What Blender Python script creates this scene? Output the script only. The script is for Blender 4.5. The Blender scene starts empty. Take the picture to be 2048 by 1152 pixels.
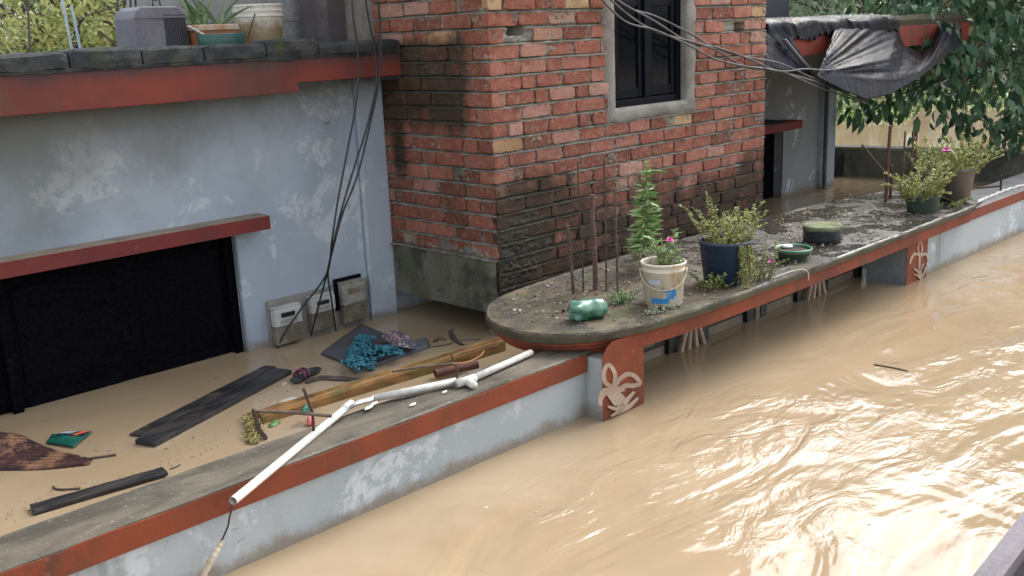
import bpy, math, random
import numpy as np
from mathutils import Matrix, Vector, noise
random.seed(7); np.random.seed(7)
S = bpy.context.scene
COL = S.collection
rad = math.radians
# ------------------------------------------------------------------ camera
YAW, PITCH, ROLL, FPX, CAMZ = 0.79695236, 0.24758659, 0.04286428, 2030.5, 1.75
def cam_axes():
    cy, sy, cp, sp, cr, sr = math.cos(YAW), math.sin(YAW), math.cos(PITCH), math.sin(PITCH), math.cos(ROLL), math.sin(ROLL)
    f0 = np.array([cy, sy, 0]); up = np.array([0, 0, 1.]); rt = np.array([sy, -cy, 0])
    fwd = f0*cp-up*sp; dn = -(up*cp+f0*sp)
    return rt*cr+dn*sr, -rt*sr+dn*cr, fwd
RT, DN, FW = cam_axes()
CAM = np.array([0, 0, CAMZ])
cd = bpy.data.cameras.new('camera'); cam = bpy.data.objects.new('camera', cd); COL.objects.link(cam)
cam.matrix_world = Matrix(((RT[0], -DN[0], -FW[0], 0), (RT[1], -DN[1], -FW[1], 0), (RT[2], -DN[2], -FW[2], CAMZ), (0, 0, 0, 1)))
cd.sensor_width = 36; cd.lens = FPX/2048*36; cd.clip_start = .05; cd.clip_end = 2000
S.camera = cam
# surveyed points: a line of sight met with a known real plane
def ray(x, y): return RT*(x-1024)/FPX+DN*(y-576)/FPX+FW
def at_z(x, y, z=0.): d = ray(x, y); return CAM+d*((z-CAMZ)/d[2])
def at_y(x, y, Y): d = ray(x, y); return CAM+d*(Y/d[1])
def at_x(x, y, X): d = ray(x, y); return CAM+d*(X/d[0])
def at_d(x, y, D): return CAM+ray(x, y)*D
def ht(P, y):                                   # z on the vertical line through P that is seen at row y
    k = (y-576)/FPX; w = DN-k*FW
    return CAMZ-(w[0]*P[0]+w[1]*P[1])/w[2]
def mpp(P): return float(np.dot(np.array(P)-CAM, FW))/FPX
# ------------------------------------------------------------------ world, sun, exposure
SUN_EL, SUN_AZ = rad(46), rad(3)              # azimuth from +X towards +Y
W = bpy.data.worlds.new('World'); S.world = W; W.use_nodes = True
nt = W.node_tree; nt.nodes.clear()
out = nt.nodes.new('ShaderNodeOutputWorld'); bg = nt.nodes.new('ShaderNodeBackground')
sky = nt.nodes.new('ShaderNodeTexSky'); sky.sky_type = 'NISHITA'; sky.sun_disc = False
sky.sun_elevation = SUN_EL; sky.sun_rotation = math.pi/2-SUN_AZ
sky.air_density = 1.0; sky.dust_density = 3.0; sky.ozone_density = 1.0
hs = nt.nodes.new('ShaderNodeHueSaturation'); hs.inputs['Saturation'].default_value = .32
nt.links.new(sky.outputs[0], hs.inputs['Color']); nt.links.new(hs.outputs[0], bg.inputs['Color']); nt.links.new(bg.outputs[0], out.inputs[0])
bg.inputs['Strength'].default_value = .15
sd = bpy.data.lights.new('sun', 'SUN'); so = bpy.data.objects.new('sun', sd); COL.objects.link(so)
sd.energy = .8; sd.angle = rad(34); sd.color = (1, .97, .92)
sv = Vector((math.cos(SUN_EL)*math.cos(SUN_AZ), math.cos(SUN_EL)*math.sin(SUN_AZ), math.sin(SUN_EL)))
so.rotation_euler = sv.to_track_quat('Z', 'Y').to_euler(); so.location = sv*30
S.view_settings.view_transform = 'Standard'; S.view_settings.look = 'None'; S.view_settings.exposure = 1.5; S.view_settings.gamma = 1
# ------------------------------------------------------------------ object helpers
def tag(o, label=None, cat=None, group=None, kind=None):
    for k, v in (('label', label), ('category', cat), ('group', group), ('kind', kind)):
        if v: o[k] = v
    return o
WL = {}
def empty(name, loc, label=None, cat=None, group=None, kind=None):
    o = bpy.data.objects.new(name, None); COL.objects.link(o); o.location = [float(a) for a in loc]; o.empty_display_size = .1
    WL[o] = np.array(loc, float)
    return tag(o, label, cat, group, kind)
def sstep(a, b, x): t = min(1, max(0, (x-a)/(b-a))); return t*t*(3-2*t)
class MB:
    def __init__(s): s.v = []; s.f = []; s.n = 0; s.a = {}
    def add(s, v, f, **at):
        v = np.asarray(v, float).reshape(-1, 3); b = s.n
        for k, x in at.items():
            if k not in s.a: s.a[k] = [np.zeros(s.n)]
        for k in s.a:
            x = at.get(k, 0.); s.a[k].append(np.full(len(v), x, float) if np.isscalar(x) else np.asarray(x, float))
        s.v.append(v); s.n += len(v)
        s.f += [tuple(int(i)+b for i in q) for q in f]
        return s
    def box(s, a, b, **at):
        x0, y0, z0 = a; x1, y1, z1 = b
        v = [(x0, y0, z0), (x1, y0, z0), (x1, y1, z0), (x0, y1, z0), (x0, y0, z1), (x1, y0, z1), (x1, y1, z1), (x0, y1, z1)]
        return s.add(v, [(0, 3, 2, 1), (4, 5, 6, 7), (0, 1, 5, 4), (1, 2, 6, 5), (2, 3, 7, 6), (3, 0, 4, 7)], **at)
    def beam(s, p, q, w, h, up=(0, 0, 1), seg=1, wob=0, **at):     # board from p to q, w sideways, h along up
        p = np.array(p, float); q = np.array(q, float); d = q-p; d /= np.linalg.norm(d)
        sd_ = np.cross(d, up); sd_ /= np.linalg.norm(sd_); u = np.cross(sd_, d)
        vs = []; fs = []
        for i in range(seg+1):
            c = p+(q-p)*i/seg; j = [1+random.uniform(-wob, wob) for _ in range(4)]
            vs += [c-sd_*w/2*j[0]-u*h/2*j[1], c+sd_*w/2*j[2]-u*h/2*j[1], c+sd_*w/2*j[2]+u*h/2*j[3], c-sd_*w/2*j[0]+u*h/2*j[3]]
        for i in range(seg):
            b = 4*i
            for k in range(4): fs.append((b+k, b+(k+1) % 4, b+4+(k+1) % 4, b+4+k))
        fs += [(3, 2, 1, 0), (4*seg, 4*seg+1, 4*seg+2, 4*seg+3)]
        return s.add(vs, fs, **at)
    def tube(s, pts, r, n=8, cap=True, **at):
        P = [np.array(p, float) for p in pts]; m = len(P)
        R = [r]*m if np.isscalar(r) else list(r)
        T = [P[min(i+1, m-1)]-P[max(i-1, 0)] for i in range(m)]; T = [t/(np.linalg.norm(t)+1e-9) for t in T]
        a = np.array([0, 0, 1.]) if abs(T[0][2]) < .9 else np.array([1., 0, 0])
        u = np.cross(T[0], a); u /= np.linalg.norm(u); vs = []
        for i in range(m):
            u = u-T[i]*np.dot(u, T[i]); u /= np.linalg.norm(u)+1e-9; w = np.cross(T[i], u)
            for k in range(n):
                t = 2*math.pi*k/n; vs.append(P[i]+(u*math.cos(t)+w*math.sin(t))*R[i])
        fs = [(i*n+k, i*n+(k+1) % n, (i+1)*n+(k+1) % n, (i+1)*n+k) for i in range(m-1) for k in range(n)]
        if cap: fs += [tuple(range(n-1, -1, -1)), tuple((m-1)*n+k for k in range(n))]
        return s.add(vs, fs, **at)
    def lathe(s, prof, c, n=40, cap0=True, cap1=False, wob=0, **at):    # prof: (r, z)
        vs = []
        for r, z in prof:
            for k in range(n):
                t = 2*math.pi*k/n; rr = r*(1+wob*noise.noise(Vector((math.cos(t)*2, math.sin(t)*2, z*9+c[0]))))
                vs.append((c[0]+rr*math.cos(t), c[1]+rr*math.sin(t), c[2]+z))
        m = len(prof)
        fs = [(i*n+k, i*n+(k+1) % n, (i+1)*n+(k+1) % n, (i+1)*n+k) for i in range(m-1) for k in range(n)]
        if cap0: fs.append(tuple(range(n-1, -1, -1)))
        if cap1: fs.append(tuple((m-1)*n+k for k in range(n)))
        return s.add(vs, fs, **at)
    def grid(s, P, **at):                         # P: (rows, cols, 3)
        P = np.asarray(P, float); r, c = P.shape[:2]
        fs = [(i*c+j, i*c+j+1, (i+1)*c+j+1, (i+1)*c+j) for i in range(r-1) for j in range(c-1)]
        return s.add(P.reshape(-1, 3), fs, **at)
    def sheet(s, P, th, nrm, **at):               # grid with thickness
        P = np.asarray(P, float); r, c = P.shape[:2]; Q = P-np.array(nrm)*th; N = r*c
        fs = []
        for i in range(r-1):
            for j in range(c-1):
                a = (i*c+j, i*c+j+1, (i+1)*c+j+1, (i+1)*c+j); fs.append(a); fs.append(tuple(N+x for x in a[::-1]))
        for j in range(c-1): fs += [(j, N+j, N+j+1, j+1), ((r-1)*c+j, (r-1)*c+j+1, N+(r-1)*c+j+1, N+(r-1)*c+j)]
        for i in range(r-1): fs += [(i*c, (i+1)*c, N+(i+1)*c, N+i*c), (i*c+c-1, N+i*c+c-1, N+(i+1)*c+c-1, (i+1)*c+c-1)]
        return s.add(np.concatenate([P.reshape(-1, 3), Q.reshape(-1, 3)]), fs, **at)
    def prism(s, poly, h, **at):                  # poly 3-D loop, extruded by vector h
        P = np.asarray(poly, float); n = len(P); Q = P+np.array(h)
        fs = [tuple(range(n-1, -1, -1)), tuple(n+k for k in range(n))]+[(k, (k+1) % n, n+(k+1) % n, n+k) for k in range(n)]
        return s.add(np.concatenate([P, Q]), fs, **at)
    def leaves(s, P, D, L, wr=.4, droop=.15, **at):   # vectorised leaf blades
        P = np.asarray(P, float); D = np.asarray(D, float); N = len(P)
        if N == 0: return s
        D = D/(np.linalg.norm(D, axis=1, keepdims=True)+1e-9); L = np.broadcast_to(L, (N,))[:, None]
        rnd = np.random.normal(size=(N, 3)); rnd[:, 2] += 1.2
        sd_ = np.cross(D, rnd); sd_ /= np.linalg.norm(sd_, axis=1, keepdims=True)+1e-9
        up = np.cross(sd_, D); w = L*wr/2
        V = np.stack([P, P+D*L*.35-sd_*w+up*L*.05, P+D*L*.35+sd_*w+up*L*.05, P+D*L*.7-sd_*w*.8-up*L*droop*.3, P+D*L*.7+sd_*w*.8-up*L*droop*.3, P+D*L-up*L*droop], 1)
        b = np.arange(N)*6; fs = []
        for q in b: fs += [(q, q+2, q+1), (q+1, q+2, q+4, q+3), (q+3, q+4, q+5)]
        if 'tint' not in at: at['tint'] = np.repeat(np.random.rand(N), 6)
        elif not np.isscalar(at['tint']) and len(at['tint']) == N: at['tint'] = np.repeat(at['tint'], 6)
        return s.add(V.reshape(-1, 3), fs, **at)
    def build(s, name, m, parent=None, smooth=False, bevel=0, seg=2, sub=0):
        v = np.concatenate(s.v); off = np.zeros(3)
        if parent is None:
            lo, hi = v.min(0), v.max(0); off = np.array([(lo[0]+hi[0])/2, (lo[1]+hi[1])/2, lo[2]])
        me = bpy.data.meshes.new(name); me.from_pydata((v-off).tolist(), [], s.f); me.update()
        for k, x in s.a.items():
            at = me.attributes.new(k, 'FLOAT', 'POINT'); at.data.foreach_set('value', np.concatenate(x).astype(np.float32))
        me.materials.append(m)
        if smooth: me.polygons.foreach_set('use_smooth', [True]*len(me.polygons))
        o = bpy.data.objects.new(name, me); COL.objects.link(o)
        if parent is None: o.location = off.tolist(); WL[o] = off
        else: o.parent = parent; o.location = (-WL[parent]).tolist(); WL[o] = np.zeros(3)
        if bevel:
            b = o.modifiers.new('b', 'BEVEL'); b.width = bevel; b.segments = seg; b.limit_method = 'ANGLE'; b.angle_limit = rad(40)
            b.harden_normals = False
        if sub:
            b = o.modifiers.new('s', 'SUBSURF'); b.levels = sub; b.render_levels = sub
        return o
# ------------------------------------------------------------------ materials
def lin(r, g, b): return tuple((c/255/12.92 if c/255 < .04045 else ((c/255+.055)/1.055)**2.4) for c in (r, g, b))
class NT:
    def __init__(s, name):
        s.m = bpy.data.materials.new(name); s.m.use_nodes = True; s.t = s.m.node_tree; s.p = s.t.nodes['Principled BSDF']
        s.pos = s.t.nodes.new('ShaderNodeNewGeometry').outputs['Position']
    def n(s, k, **kw):
        o = s.t.nodes.new('ShaderNode'+k)
        for a, b in kw.items(): setattr(o, a, b)
        return o
    def L(s, a, b): s.t.links.new(a, b)
    def setin(s, i, v):
        if hasattr(v, 'is_linked') or hasattr(v, 'links'): s.L(v, i)
        elif isinstance(v, tuple) and len(v) == 3 and i.type == 'RGBA': i.default_value = (*v, 1)
        else: i.default_value = v
    def noise(s, scale, detail=4, rough=.55, dist=0., stretch=(1, 1, 1), off=(0, 0, 0), vec=None):
        mp = s.n('Mapping'); s.L(vec or s.pos, mp.inputs[0]); mp.inputs['Scale'].default_value = stretch; mp.inputs['Location'].default_value = off
        t = s.n('TexNoise'); s.L(mp.outputs[0], t.inputs['Vector']); t.inputs['Scale'].default_value = scale; t.inputs['Detail'].default_value = detail
        t.inputs['Roughness'].default_value = rough; t.inputs['Distortion'].default_value = dist
        return t.outputs['Fac']
    def ramp(s, v, lo, hi, a=0., b=1.):
        r = s.n('MapRange', interpolation_type='SMOOTHSTEP'); s.setin(r.inputs[0], v); r.inputs[1].default_value = lo; r.inputs[2].default_value = hi
        r.inputs[3].default_value = a; r.inputs[4].default_value = b; return r.outputs[0]
    def math(s, op, a, b=0., c=0.):
        m = s.n('Math', operation=op); s.setin(m.inputs[0], a); s.setin(m.inputs[1], b); s.setin(m.inputs[2], c); return m.outputs[0]
    def mix(s, f, a, b, mode='MIX'):
        m = s.n('Mix', data_type='RGBA', blend_type=mode); s.setin(m.inputs[0], f); s.setin(m.inputs[6], a); s.setin(m.inputs[7], b); return m.outputs[2]
    def sep(s, k): x = s.n('SeparateXYZ'); s.L(s.pos, x.inputs[0]); return x.outputs[k]
    def attr(s, k): a = s.n('Attribute', attribute_name=k); return a.outputs['Fac']
    def done(s, col, rough=.7, bump=None, bs=.3, bd=.01, metal=0, spec=.5, alpha=None):
        s.setin(s.p.inputs['Base Color'], col); s.setin(s.p.inputs['Roughness'], rough); s.p.inputs['Metallic'].default_value = metal
        s.p.inputs['Specular IOR Level'].default_value = spec
        if bump is not None:
            b = s.n('Bump'); s.L(bump, b.inputs['Height']); b.inputs['Strength'].default_value = bs; b.inputs['Distance'].default_value = bd; s.L(b.outputs[0], s.p.inputs['Normal'])
        return s.m
def M(name, c, rough=.7, c2=None, sc=6, lo=.4, hi=.65, c3=None, sc3=2, lo3=.5, hi3=.7, bump=.3, bsc=40, bd=.004, stretch=(1, 1, 1), metal=0, spec=.4, zst=None):
    t = NT(name); col = c
    if c2: col = t.mix(t.ramp(t.noise(sc, 5, stretch=stretch), lo, hi), col, c2)
    if c3: col = t.mix(t.ramp(t.noise(sc3, 6, .65, off=(3, 7, 1)), lo3, hi3), col, c3)
    if zst:                                     # damp line: colour, z where full, z where gone
        e = t.math('ADD', t.sep(2), t.math('MULTIPLY', t.noise(9, 4), (zst[2]-zst[1])*1.2))
        col = t.mix(t.ramp(e, zst[2]+(zst[2]-zst[1])*.6, zst[1]+(zst[2]-zst[1])*.2), col, zst[0])
    fine = t.noise(sc*12, 3)
    col = t.mix(t.ramp(fine, .3, .7, 0, .22), col, (.02, .018, .015), 'MIX')
    return t.done(col, rough, t.noise(bsc, 5, .6, stretch=stretch), bump, bd, metal, spec)
def leafmat(name, a, b, c=None, rough=.45, trans=.0):
    t = NT(name); f = t.attr('tint'); col = t.mix(t.ramp(f, .15, .85), a, b)
    if c: col = t.mix(t.ramp(f, .96, .99), col, c)
    t.p.inputs['Subsurface Weight'].default_value = 0
    m = t.done(col, rough, None, spec=.35)
    if trans:
        tr = t.n('BsdfTranslucent'); t.setin(tr.inputs[0], col); mx = t.n('MixShader'); mx.inputs[0].default_value = trans
        o = [x for x in t.t.nodes if x.type == 'OUTPUT_MATERIAL'][0]
        t.L(t.p.outputs[0], mx.inputs[1]); t.L(tr.outputs[0], mx.inputs[2]); t.L(mx.outputs[0], o.inputs[0])
    return m

def mat_brick():
    t = NT('brick'); f = t.attr('tint'); st = t.attr('stain')
    r = t.n('ValToRGB'); t.L(f, r.inputs[0]); e = r.color_ramp.elements
    e[0].position = 0; e[0].color = (.17, .06, .04, 1); e[1].position = 1; e[1].color = (.50, .33, .17, 1)
    for p, c in ((.25, (.22, .07, .045)), (.5, (.33, .11, .072)), (.72, (.40, .165, .12)), (.86, (.43, .25, .195)), (.92, (.36, .18, .10))):
        k = e.new(p); k.color = (*c, 1)
    col = t.mix(t.ramp(t.noise(30, 6, .7, 1), .45, .72, 0, .55), r.outputs[0], (.44, .31, .24))
    col = t.mix(t.ramp(t.noise(14, 4, .6, off=(5, 1, 2)), .5, .72, 0, .5), col, (.17, .085, .055))
    m = t.math('ADD', st, t.math('MULTIPLY', t.math('SUBTRACT', t.noise(7, 5, .65), .5), 1.1))
    m = t.math('ADD', m, t.math('MULTIPLY', t.math('SUBTRACT', t.noise(6, 4, .6, stretch=(1, 1, .18), off=(2, 2, 2)), .5), 1.2))
    m = t.math('ADD', m, t.math('MULTIPLY', t.math('SUBTRACT', t.noise(24, 5, .7, off=(4, 4, 4)), .5), .9))
    col = t.mix(t.ramp(m, .22, 1.35, 0, .92), col, (.038, .030, .020))
    return t.done(col, .85, t.noise(45, 8, .75), 1.0, .011, spec=.25)
def mat_mortar():
    t = NT('mortar'); st = t.attr('stain')
    col = t.mix(t.ramp(t.noise(12, 5), .35, .7), (.30, .275, .235), (.19, .17, .14))
    m = t.math('ADD', st, t.math('MULTIPLY', t.math('SUBTRACT', t.noise(7, 5, .65), .5), 1.1))
    m = t.math('ADD', m, t.math('MULTIPLY', t.math('SUBTRACT', t.noise(6, 4, .6, stretch=(1, 1, .18), off=(2, 2, 2)), .5), 1.2))
    col = t.mix(t.ramp(m, .25, 1.05, 0, .88), col, (.05, .044, .033))
    return t.done(col, .95, t.noise(70, 6, .75), 1.0, .008, spec=.15)
def mat_wall(name, a, b, drips=False):
    t = NT(name)
    col = t.mix(t.ramp(t.noise(1.1, 4), .3, .7), a, b)
    blot = t.ramp(t.noise(2.6, 8, .68, .6, off=(2, 0, 9)), .54, .61, 0, .75)
    blot = t.math('MULTIPLY', blot, t.ramp(t.noise(17, 5, .7, off=(1, 1, 7)), .40, .52))
    col = t.mix(blot, col, (.56, .60, .63))
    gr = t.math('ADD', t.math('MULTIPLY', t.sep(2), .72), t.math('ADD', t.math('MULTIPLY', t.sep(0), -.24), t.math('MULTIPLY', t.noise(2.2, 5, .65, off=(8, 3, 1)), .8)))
    col = t.mix(t.ramp(gr, .25, 1.0, 0, .8), col, (.13, .135, .115))  # eave shade painted into the wall colour, deeper upward and to the left
    col = t.mix(t.ramp(t.noise(16, 4, .6, 2, off=(1, 5, 0)), .68, .74, 0, .55), col, (.07, .075, .07))
    z = t.math('ADD', t.sep(2), t.math('MULTIPLY', t.noise(6, 5, .7), .16))
    col = t.mix(t.ramp(z, .155, .09, 0, .75), col, (.20, .155, .10))
    if drips: col = t.mix(t.ramp(t.noise(3.2, 4, .6, .3, stretch=(1, 1, .07), off=(6, 6, 6)), .60, .70, 0, .6), col, (.15, .15, .085))
    return t.done(col, .85, t.noise(26, 6, .6), .35, .01, spec=.25)
MB_ = mat_brick(); MM = mat_mortar()
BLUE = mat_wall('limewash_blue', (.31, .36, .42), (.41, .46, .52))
PALE = mat_wall('limewash_pale', (.32, .36, .38), (.40, .435, .45), True)
def mat_red(name, a=(.225, .052, .022), b=(.14, .037, .020)):
    t = NT(name); col = t.mix(t.ramp(t.noise(3, 5), .35, .7), a, b)
    col = t.mix(t.ramp(t.noise(5, 6, .65, .6, stretch=(1, 1, .35), off=(4, 2, 7)), .50, .72, 0, .8), col, (.085, .045, .028))
    col = t.mix(t.ramp(t.noise(22, 5, .7, off=(0, 2, 7)), .62, .75, 0, .4), col, (.45, .25, .18))
    return t.done(col, .7, t.noise(45, 5), .35, .005, spec=.3)
RED = mat_red('red_oxide_paint'); RED2 = mat_red('dark_red_paint', (.17, .028, .026), (.12, .025, .024))
def mat_eave():
    t = NT('eave_red_paint'); col = t.mix(t.ramp(t.noise(3, 5), .35, .7), (.20, .045, .031), (.125, .036, .029))
    z = t.math('ADD', t.sep(2), t.math('MULTIPLY', t.noise(5, 5, .7), -.16))
    col = t.mix(t.ramp(z, 1.485, 1.60, 0, .9), col, (.035, .037, .04))
    col = t.mix(t.ramp(t.noise(4, 5, .65, .6, stretch=(1, 1, .4), off=(4, 2, 7)), .55, .75, 0, .55), col, (.10, .06, .045))
    return t.done(col, .75, t.noise(45, 5), .35, .005, spec=.3)
EAVE = mat_eave()
CONC = M('concrete', (.23, .20, .155), .85, (.13, .115, .09), 4, c3=(.30, .27, .22), sc3=9, bump=.6, bsc=60, bd=.006)
def mat_coping():
    t = NT('wet_coping'); col = t.mix(t.ramp(t.noise(4, 6, .65, .5, stretch=(.6, 1.6, 1)), .35, .68), (.052, .046, .034), (.135, .115, .085))
    col = t.mix(t.ramp(t.noise(18, 5, .7), .55, .75, 0, .5), col, (.075, .068, .045))
    col = t.mix(t.ramp(t.noise(60, 3, .6, off=(1, 1, 1)), .64, .72, 0, .5), col, (.42, .38, .32))
    return t.done(col, t.ramp(t.noise(3, 3, off=(4, 4, 4)), .4, .65, .45, .9), t.noise(70, 6, .7), .6, .006, spec=.4)
COPE = mat_coping()
def mat_slab():
    t = NT('mossy_wet_slab')
    col = t.mix(t.ramp(t.noise(5, 6, .7, .6), .38, .66), (.030, .024, .014), (.13, .10, .055))
    col = t.mix(t.ramp(t.noise(26, 6, .75, 1), .54, .68, 0, .75), col, (.20, .175, .125))
    x = t.math('ADD', t.sep(0), t.math('MULTIPLY', t.noise(2, 4, off=(5, 5, 0)), 2.0))
    wet = t.ramp(x, 4.9, 6.0)
    col = t.mix(t.math('MULTIPLY', wet, .65), col, (.035, .034, .037))
    col = t.mix(t.ramp(t.noise(48, 4, .7, 2, off=(1, 2, 3)), .60, .66, 0, .75), col, (.27, .265, .265))
    col = t.mix(t.ramp(t.noise(7, 6, .75, 1, off=(9, 2, 3)), .52, .66, 0, .75), col, (.075, .085, .02))
    pud = t.ramp(t.noise(4, 4, .6, off=(3, 9, 0)), .42, .56)
    rough = t.math('SUBTRACT', .85, t.math('MULTIPLY', t.math('MULTIPLY', wet, pud), .74))
    rough = t.math('SUBTRACT', rough, t.ramp(t.noise(3, 4, off=(7, 7, 0)), .5, .65, 0, .3))
    return t.done(col, rough, t.math('MULTIPLY', t.noise(55, 6, .75), t.math('SUBTRACT', 1.0, t.math('MULTIPLY', t.math('MULTIPLY', wet, pud), .85))), .8, .007, spec=.6)
SLAB = mat_slab()
LIP = M('weathered_slab_edge', (.085, .07, .045), .85, (.045, .042, .026), 7, c3=(.10, .11, .06), sc3=5, bump=.6, bsc=60, bd=.006)
MOSSC = M('mossy_curb', (.026, .030, .034), .85, (.065, .066, .064), 9, c3=(.055, .075, .02), sc3=3.5, lo3=.55, hi3=.66, bump=.9, bsc=35, bd=.012)
BAND = M('algae_concrete_band', (.17, .16, .13), .9, (.095, .10, .06), 5, c3=(.06, .062, .045), sc3=6, lo3=.48, hi3=.62, bump=.6, bsc=50, bd=.006, stretch=(1, 1, .45))
CEM = M('window_cement', (.30, .28, .25), .9, (.22, .20, .175), 6, bump=.6, bsc=55, bd=.006)
NAVY = M('dark_navy_frame', (.003, .004, .010), .4, None, bump=.1, spec=.05)
GLASS = M('dark_glass', (.002, .003, .007), .08, None, bump=.02, bsc=6, spec=.06)
BLACK = M('dark_shutter', (.0015, .0018, .004), .45, (.0025, .003, .005), 3, bump=.1, spec=.01)
RUST = M('rusty_steel', (.10, .055, .038), .8, (.055, .035, .03), 25, c3=(.17, .08, .04), sc3=12, bump=.5, bsc=200, bd=.002)
DKIRON = M('dark_iron', (.035, .027, .025), .7, (.06, .04, .03), 20, bump=.4, bsc=150, bd=.002)
CABLE = M('black_cable', (.012, .013, .016), .35, None, bump=.05, spec=.6)
GCABLE = M('grey_weathered_cable', (.12, .115, .115), .6, (.06, .06, .062), 10, bump=.2)
WHITEP = M('white_pvc', (.74, .72, .67), .3, (.58, .55, .49), 12, lo=.55, hi=.75, bump=.08, spec=.5)
WOODK = M('wet_dark_board', (.016, .016, .020), .42, (.05, .045, .043), 14, c3=(.12, .095, .07), sc3=6, lo3=.56, hi3=.72, bump=.9, bsc=40, bd=.007, stretch=(.25, .8, 1), spec=.45)

# ------------------------------------------------------------------ setting: flood water
def mat_water():
    t = NT('muddy_flood_water')
    X, Y = t.sep(0), t.sep(1)
    col = t.mix(t.ramp(t.noise(.55, 4, .6, 1.5), .35, .68), (.335, .25, .155), (.39, .30, .195))
    col = t.mix(t.ramp(t.noise(2.2, 5, .6, 2.5, off=(4, 1, 0)), .58, .72, 0, .25), col, (.42, .32, .21))
    outside = t.ramp(Y, 2.9, 2.3)
    # swirling current: broad ridges bent by noise plus fine chop
    w1 = t.noise(1.1, 3, .45, 1.6, stretch=(.75, 1.5, 1))
    w2 = t.noise(3.4, 4, .5, 2.2, stretch=(.8, 1.5, 1), off=(3, 3, 0))
    w3 = t.noise(15, 4, .6, 1.0, stretch=(1, 1.4, 1), off=(7, 3, 0))
    zone = t.ramp(t.noise(.6, 3, .5, 1.5, off=(2.4, 5.1, 0)), .38, .58)
    h = t.math('ADD', t.math('MULTIPLY', w1, 1.0), t.math('MULTIPLY', t.math('MULTIPLY', w2, zone), .34))
    h = t.math('ADD', h, t.math('MULTIPLY', t.math('MULTIPLY', w3, zone), .055))
    h = t.math('MULTIPLY', h, t.math('ADD', t.math('MULTIPLY', outside, .97), .03))
    h = t.math('MULTIPLY', h, t.ramp(X, 8.5, 12.5, 1, .12))
    t.p.inputs['IOR'].default_value = 1.5
    return t.done(col, .075, h, 1.0, .050, spec=.6)
WATER = mat_water()
MB().grid([[(x, y, 0) for x in np.linspace(-300, 500, 9)] for y in np.linspace(-300, 500, 9)]).build('flood_water', WATER)['kind'] = 'structure'

# ------------------------------------------------------------------ front boundary wall (left of the gate)
WX0, P1a, P1b, P2a, P2b = -2.5, 3.325, 3.62, 6.435, 6.745
YW, YP = 2.943, 2.838
def zwob(x, s=0): return .006*noise.noise(Vector((x*1.7, s, 0)))+.003*noise.noise(Vector((x*7, s, 3)))
fw = empty('boundary_wall', ((WX0+P1a)/2, 3.04, -.8), 'low pale blue flooded wall with red band left of the gate', 'wall')
MB().box((WX0, YW, -.8), (P1a-.002, 3.15, .222)).build('wall', PALE, fw)
m = MB(); xs = np.linspace(WX0, P1a+.5, 150)
prof = [(2.931, .222), (2.931, .312), (2.938, .3185), (3.0, .32), (3.085, .321), (3.09, .313), (3.165, .311), (3.175, .300), (3.175, .222)]
G = [[(x, y+(zwob(x, 5) if i in (1, 2, 6, 7) else 0), z+zwob(x, i)*(1 if i else 0)*.6) for i, (y, z) in enumerate(prof)] for x in xs]
m.grid(G); m.build('coping', COPE, fw, smooth=False)
m = MB(); G = []
for x in xs[xs < P1a]:
    tz = .3075+zwob(x*3, 9)*.9+.004*noise.noise(Vector((x*22, 4, 4)))
    G.append([(x, 2.931, .2235), (x, 2.9255, .2235), (x, 2.9255, tz), (x, 2.931, tz)])
m.grid(G); m.build('painted_band', RED, fw)
# ------------------------------------------------------------------ gate canopy
ZS = .411
def cat(pts, n=8, closed=False):
    P = [np.array(p, float) for p in pts]; o = []; N = len(P)
    for i in range(N if closed else N-1):
        a, b, c, d = (P[(i-1) % N] if closed or i else P[0]), P[i], P[(i+1) % N], (P[(i+2) % N] if closed else P[min(i+2, N-1)])
        for k in range(n):
            t = k/n; o.append(.5*((2*b)+(c-a)*t+(2*a-5*b+4*c-d)*t*t+(3*b-a-3*c+d)*t**3))
    if not closed: o.append(P[-1])
    return o
outl = cat([(7.36, 2.77), (5.6, 2.752), (4.6, 2.752), (4.0, 2.765), (3.62, 2.80), (3.40, 2.855), (3.22, 2.985), (3.135, 3.19), (3.19, 3.42), (3.36, 3.62), (3.62, 3.72), (4.2, 3.775), (5.2, 3.79), (6.3, 3.75), (7.2, 3.66), (7.6, 3.56)], 14)
outl += [np.array([7.70, 3.35]), np.array([7.55, 3.0]), np.array([7.36, 2.78])]
outl = np.array(outl)
def inset(P, d):
    n = len(P); o = []
    for i in range(n):
        t = P[(i+1) % n]-P[(i-1) % n]; t /= np.linalg.norm(t)+1e-9; o.append(P[i]-np.array([-t[1], t[0]])*-d*(-1))
    return np.array(o)
area = .5*sum(outl[i][0]*outl[(i+1) % len(outl)][1]-outl[(i+1) % len(outl)][0]*outl[i][1] for i in range(len(outl)))
sgn = 1 if area > 0 else -1
def ins(d): return inset(outl, d*sgn*-1)
if True:
    q = ins(.1); ar = .5*sum(q[i][0]*q[(i+1) % len(q)][1]-q[(i+1) % len(q)][0]*q[i][1] for i in range(len(q)))
    if abs(ar) > abs(area):
        def ins(d): return inset(outl, d*sgn)
gc = empty('gate_canopy', (5.2, 3.2, -.8), 'long mossy concrete gate canopy with rounded end on two red pillars', 'gate canopy')
def ring(d, z, rough=0):
    P = ins(d); return [(p[0]+rough*noise.noise(Vector((p[0]*9, p[1]*9, z*30))), p[1]+rough*noise.noise(Vector((p[0]*9, p[1]*9, z*30+9))), z+rough*.6*noise.noise(Vector((p[0]*5, p[1]*5, 3)))) for p in P]
def loft(m, rings):
    n = len(rings[0])
    for a, b in zip(rings[:-1], rings[1:]):
        m.add(np.array(a+b), [(k, (k+1) % n, n+(k+1) % n, n+k) for k in range(n)])
    return m
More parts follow.
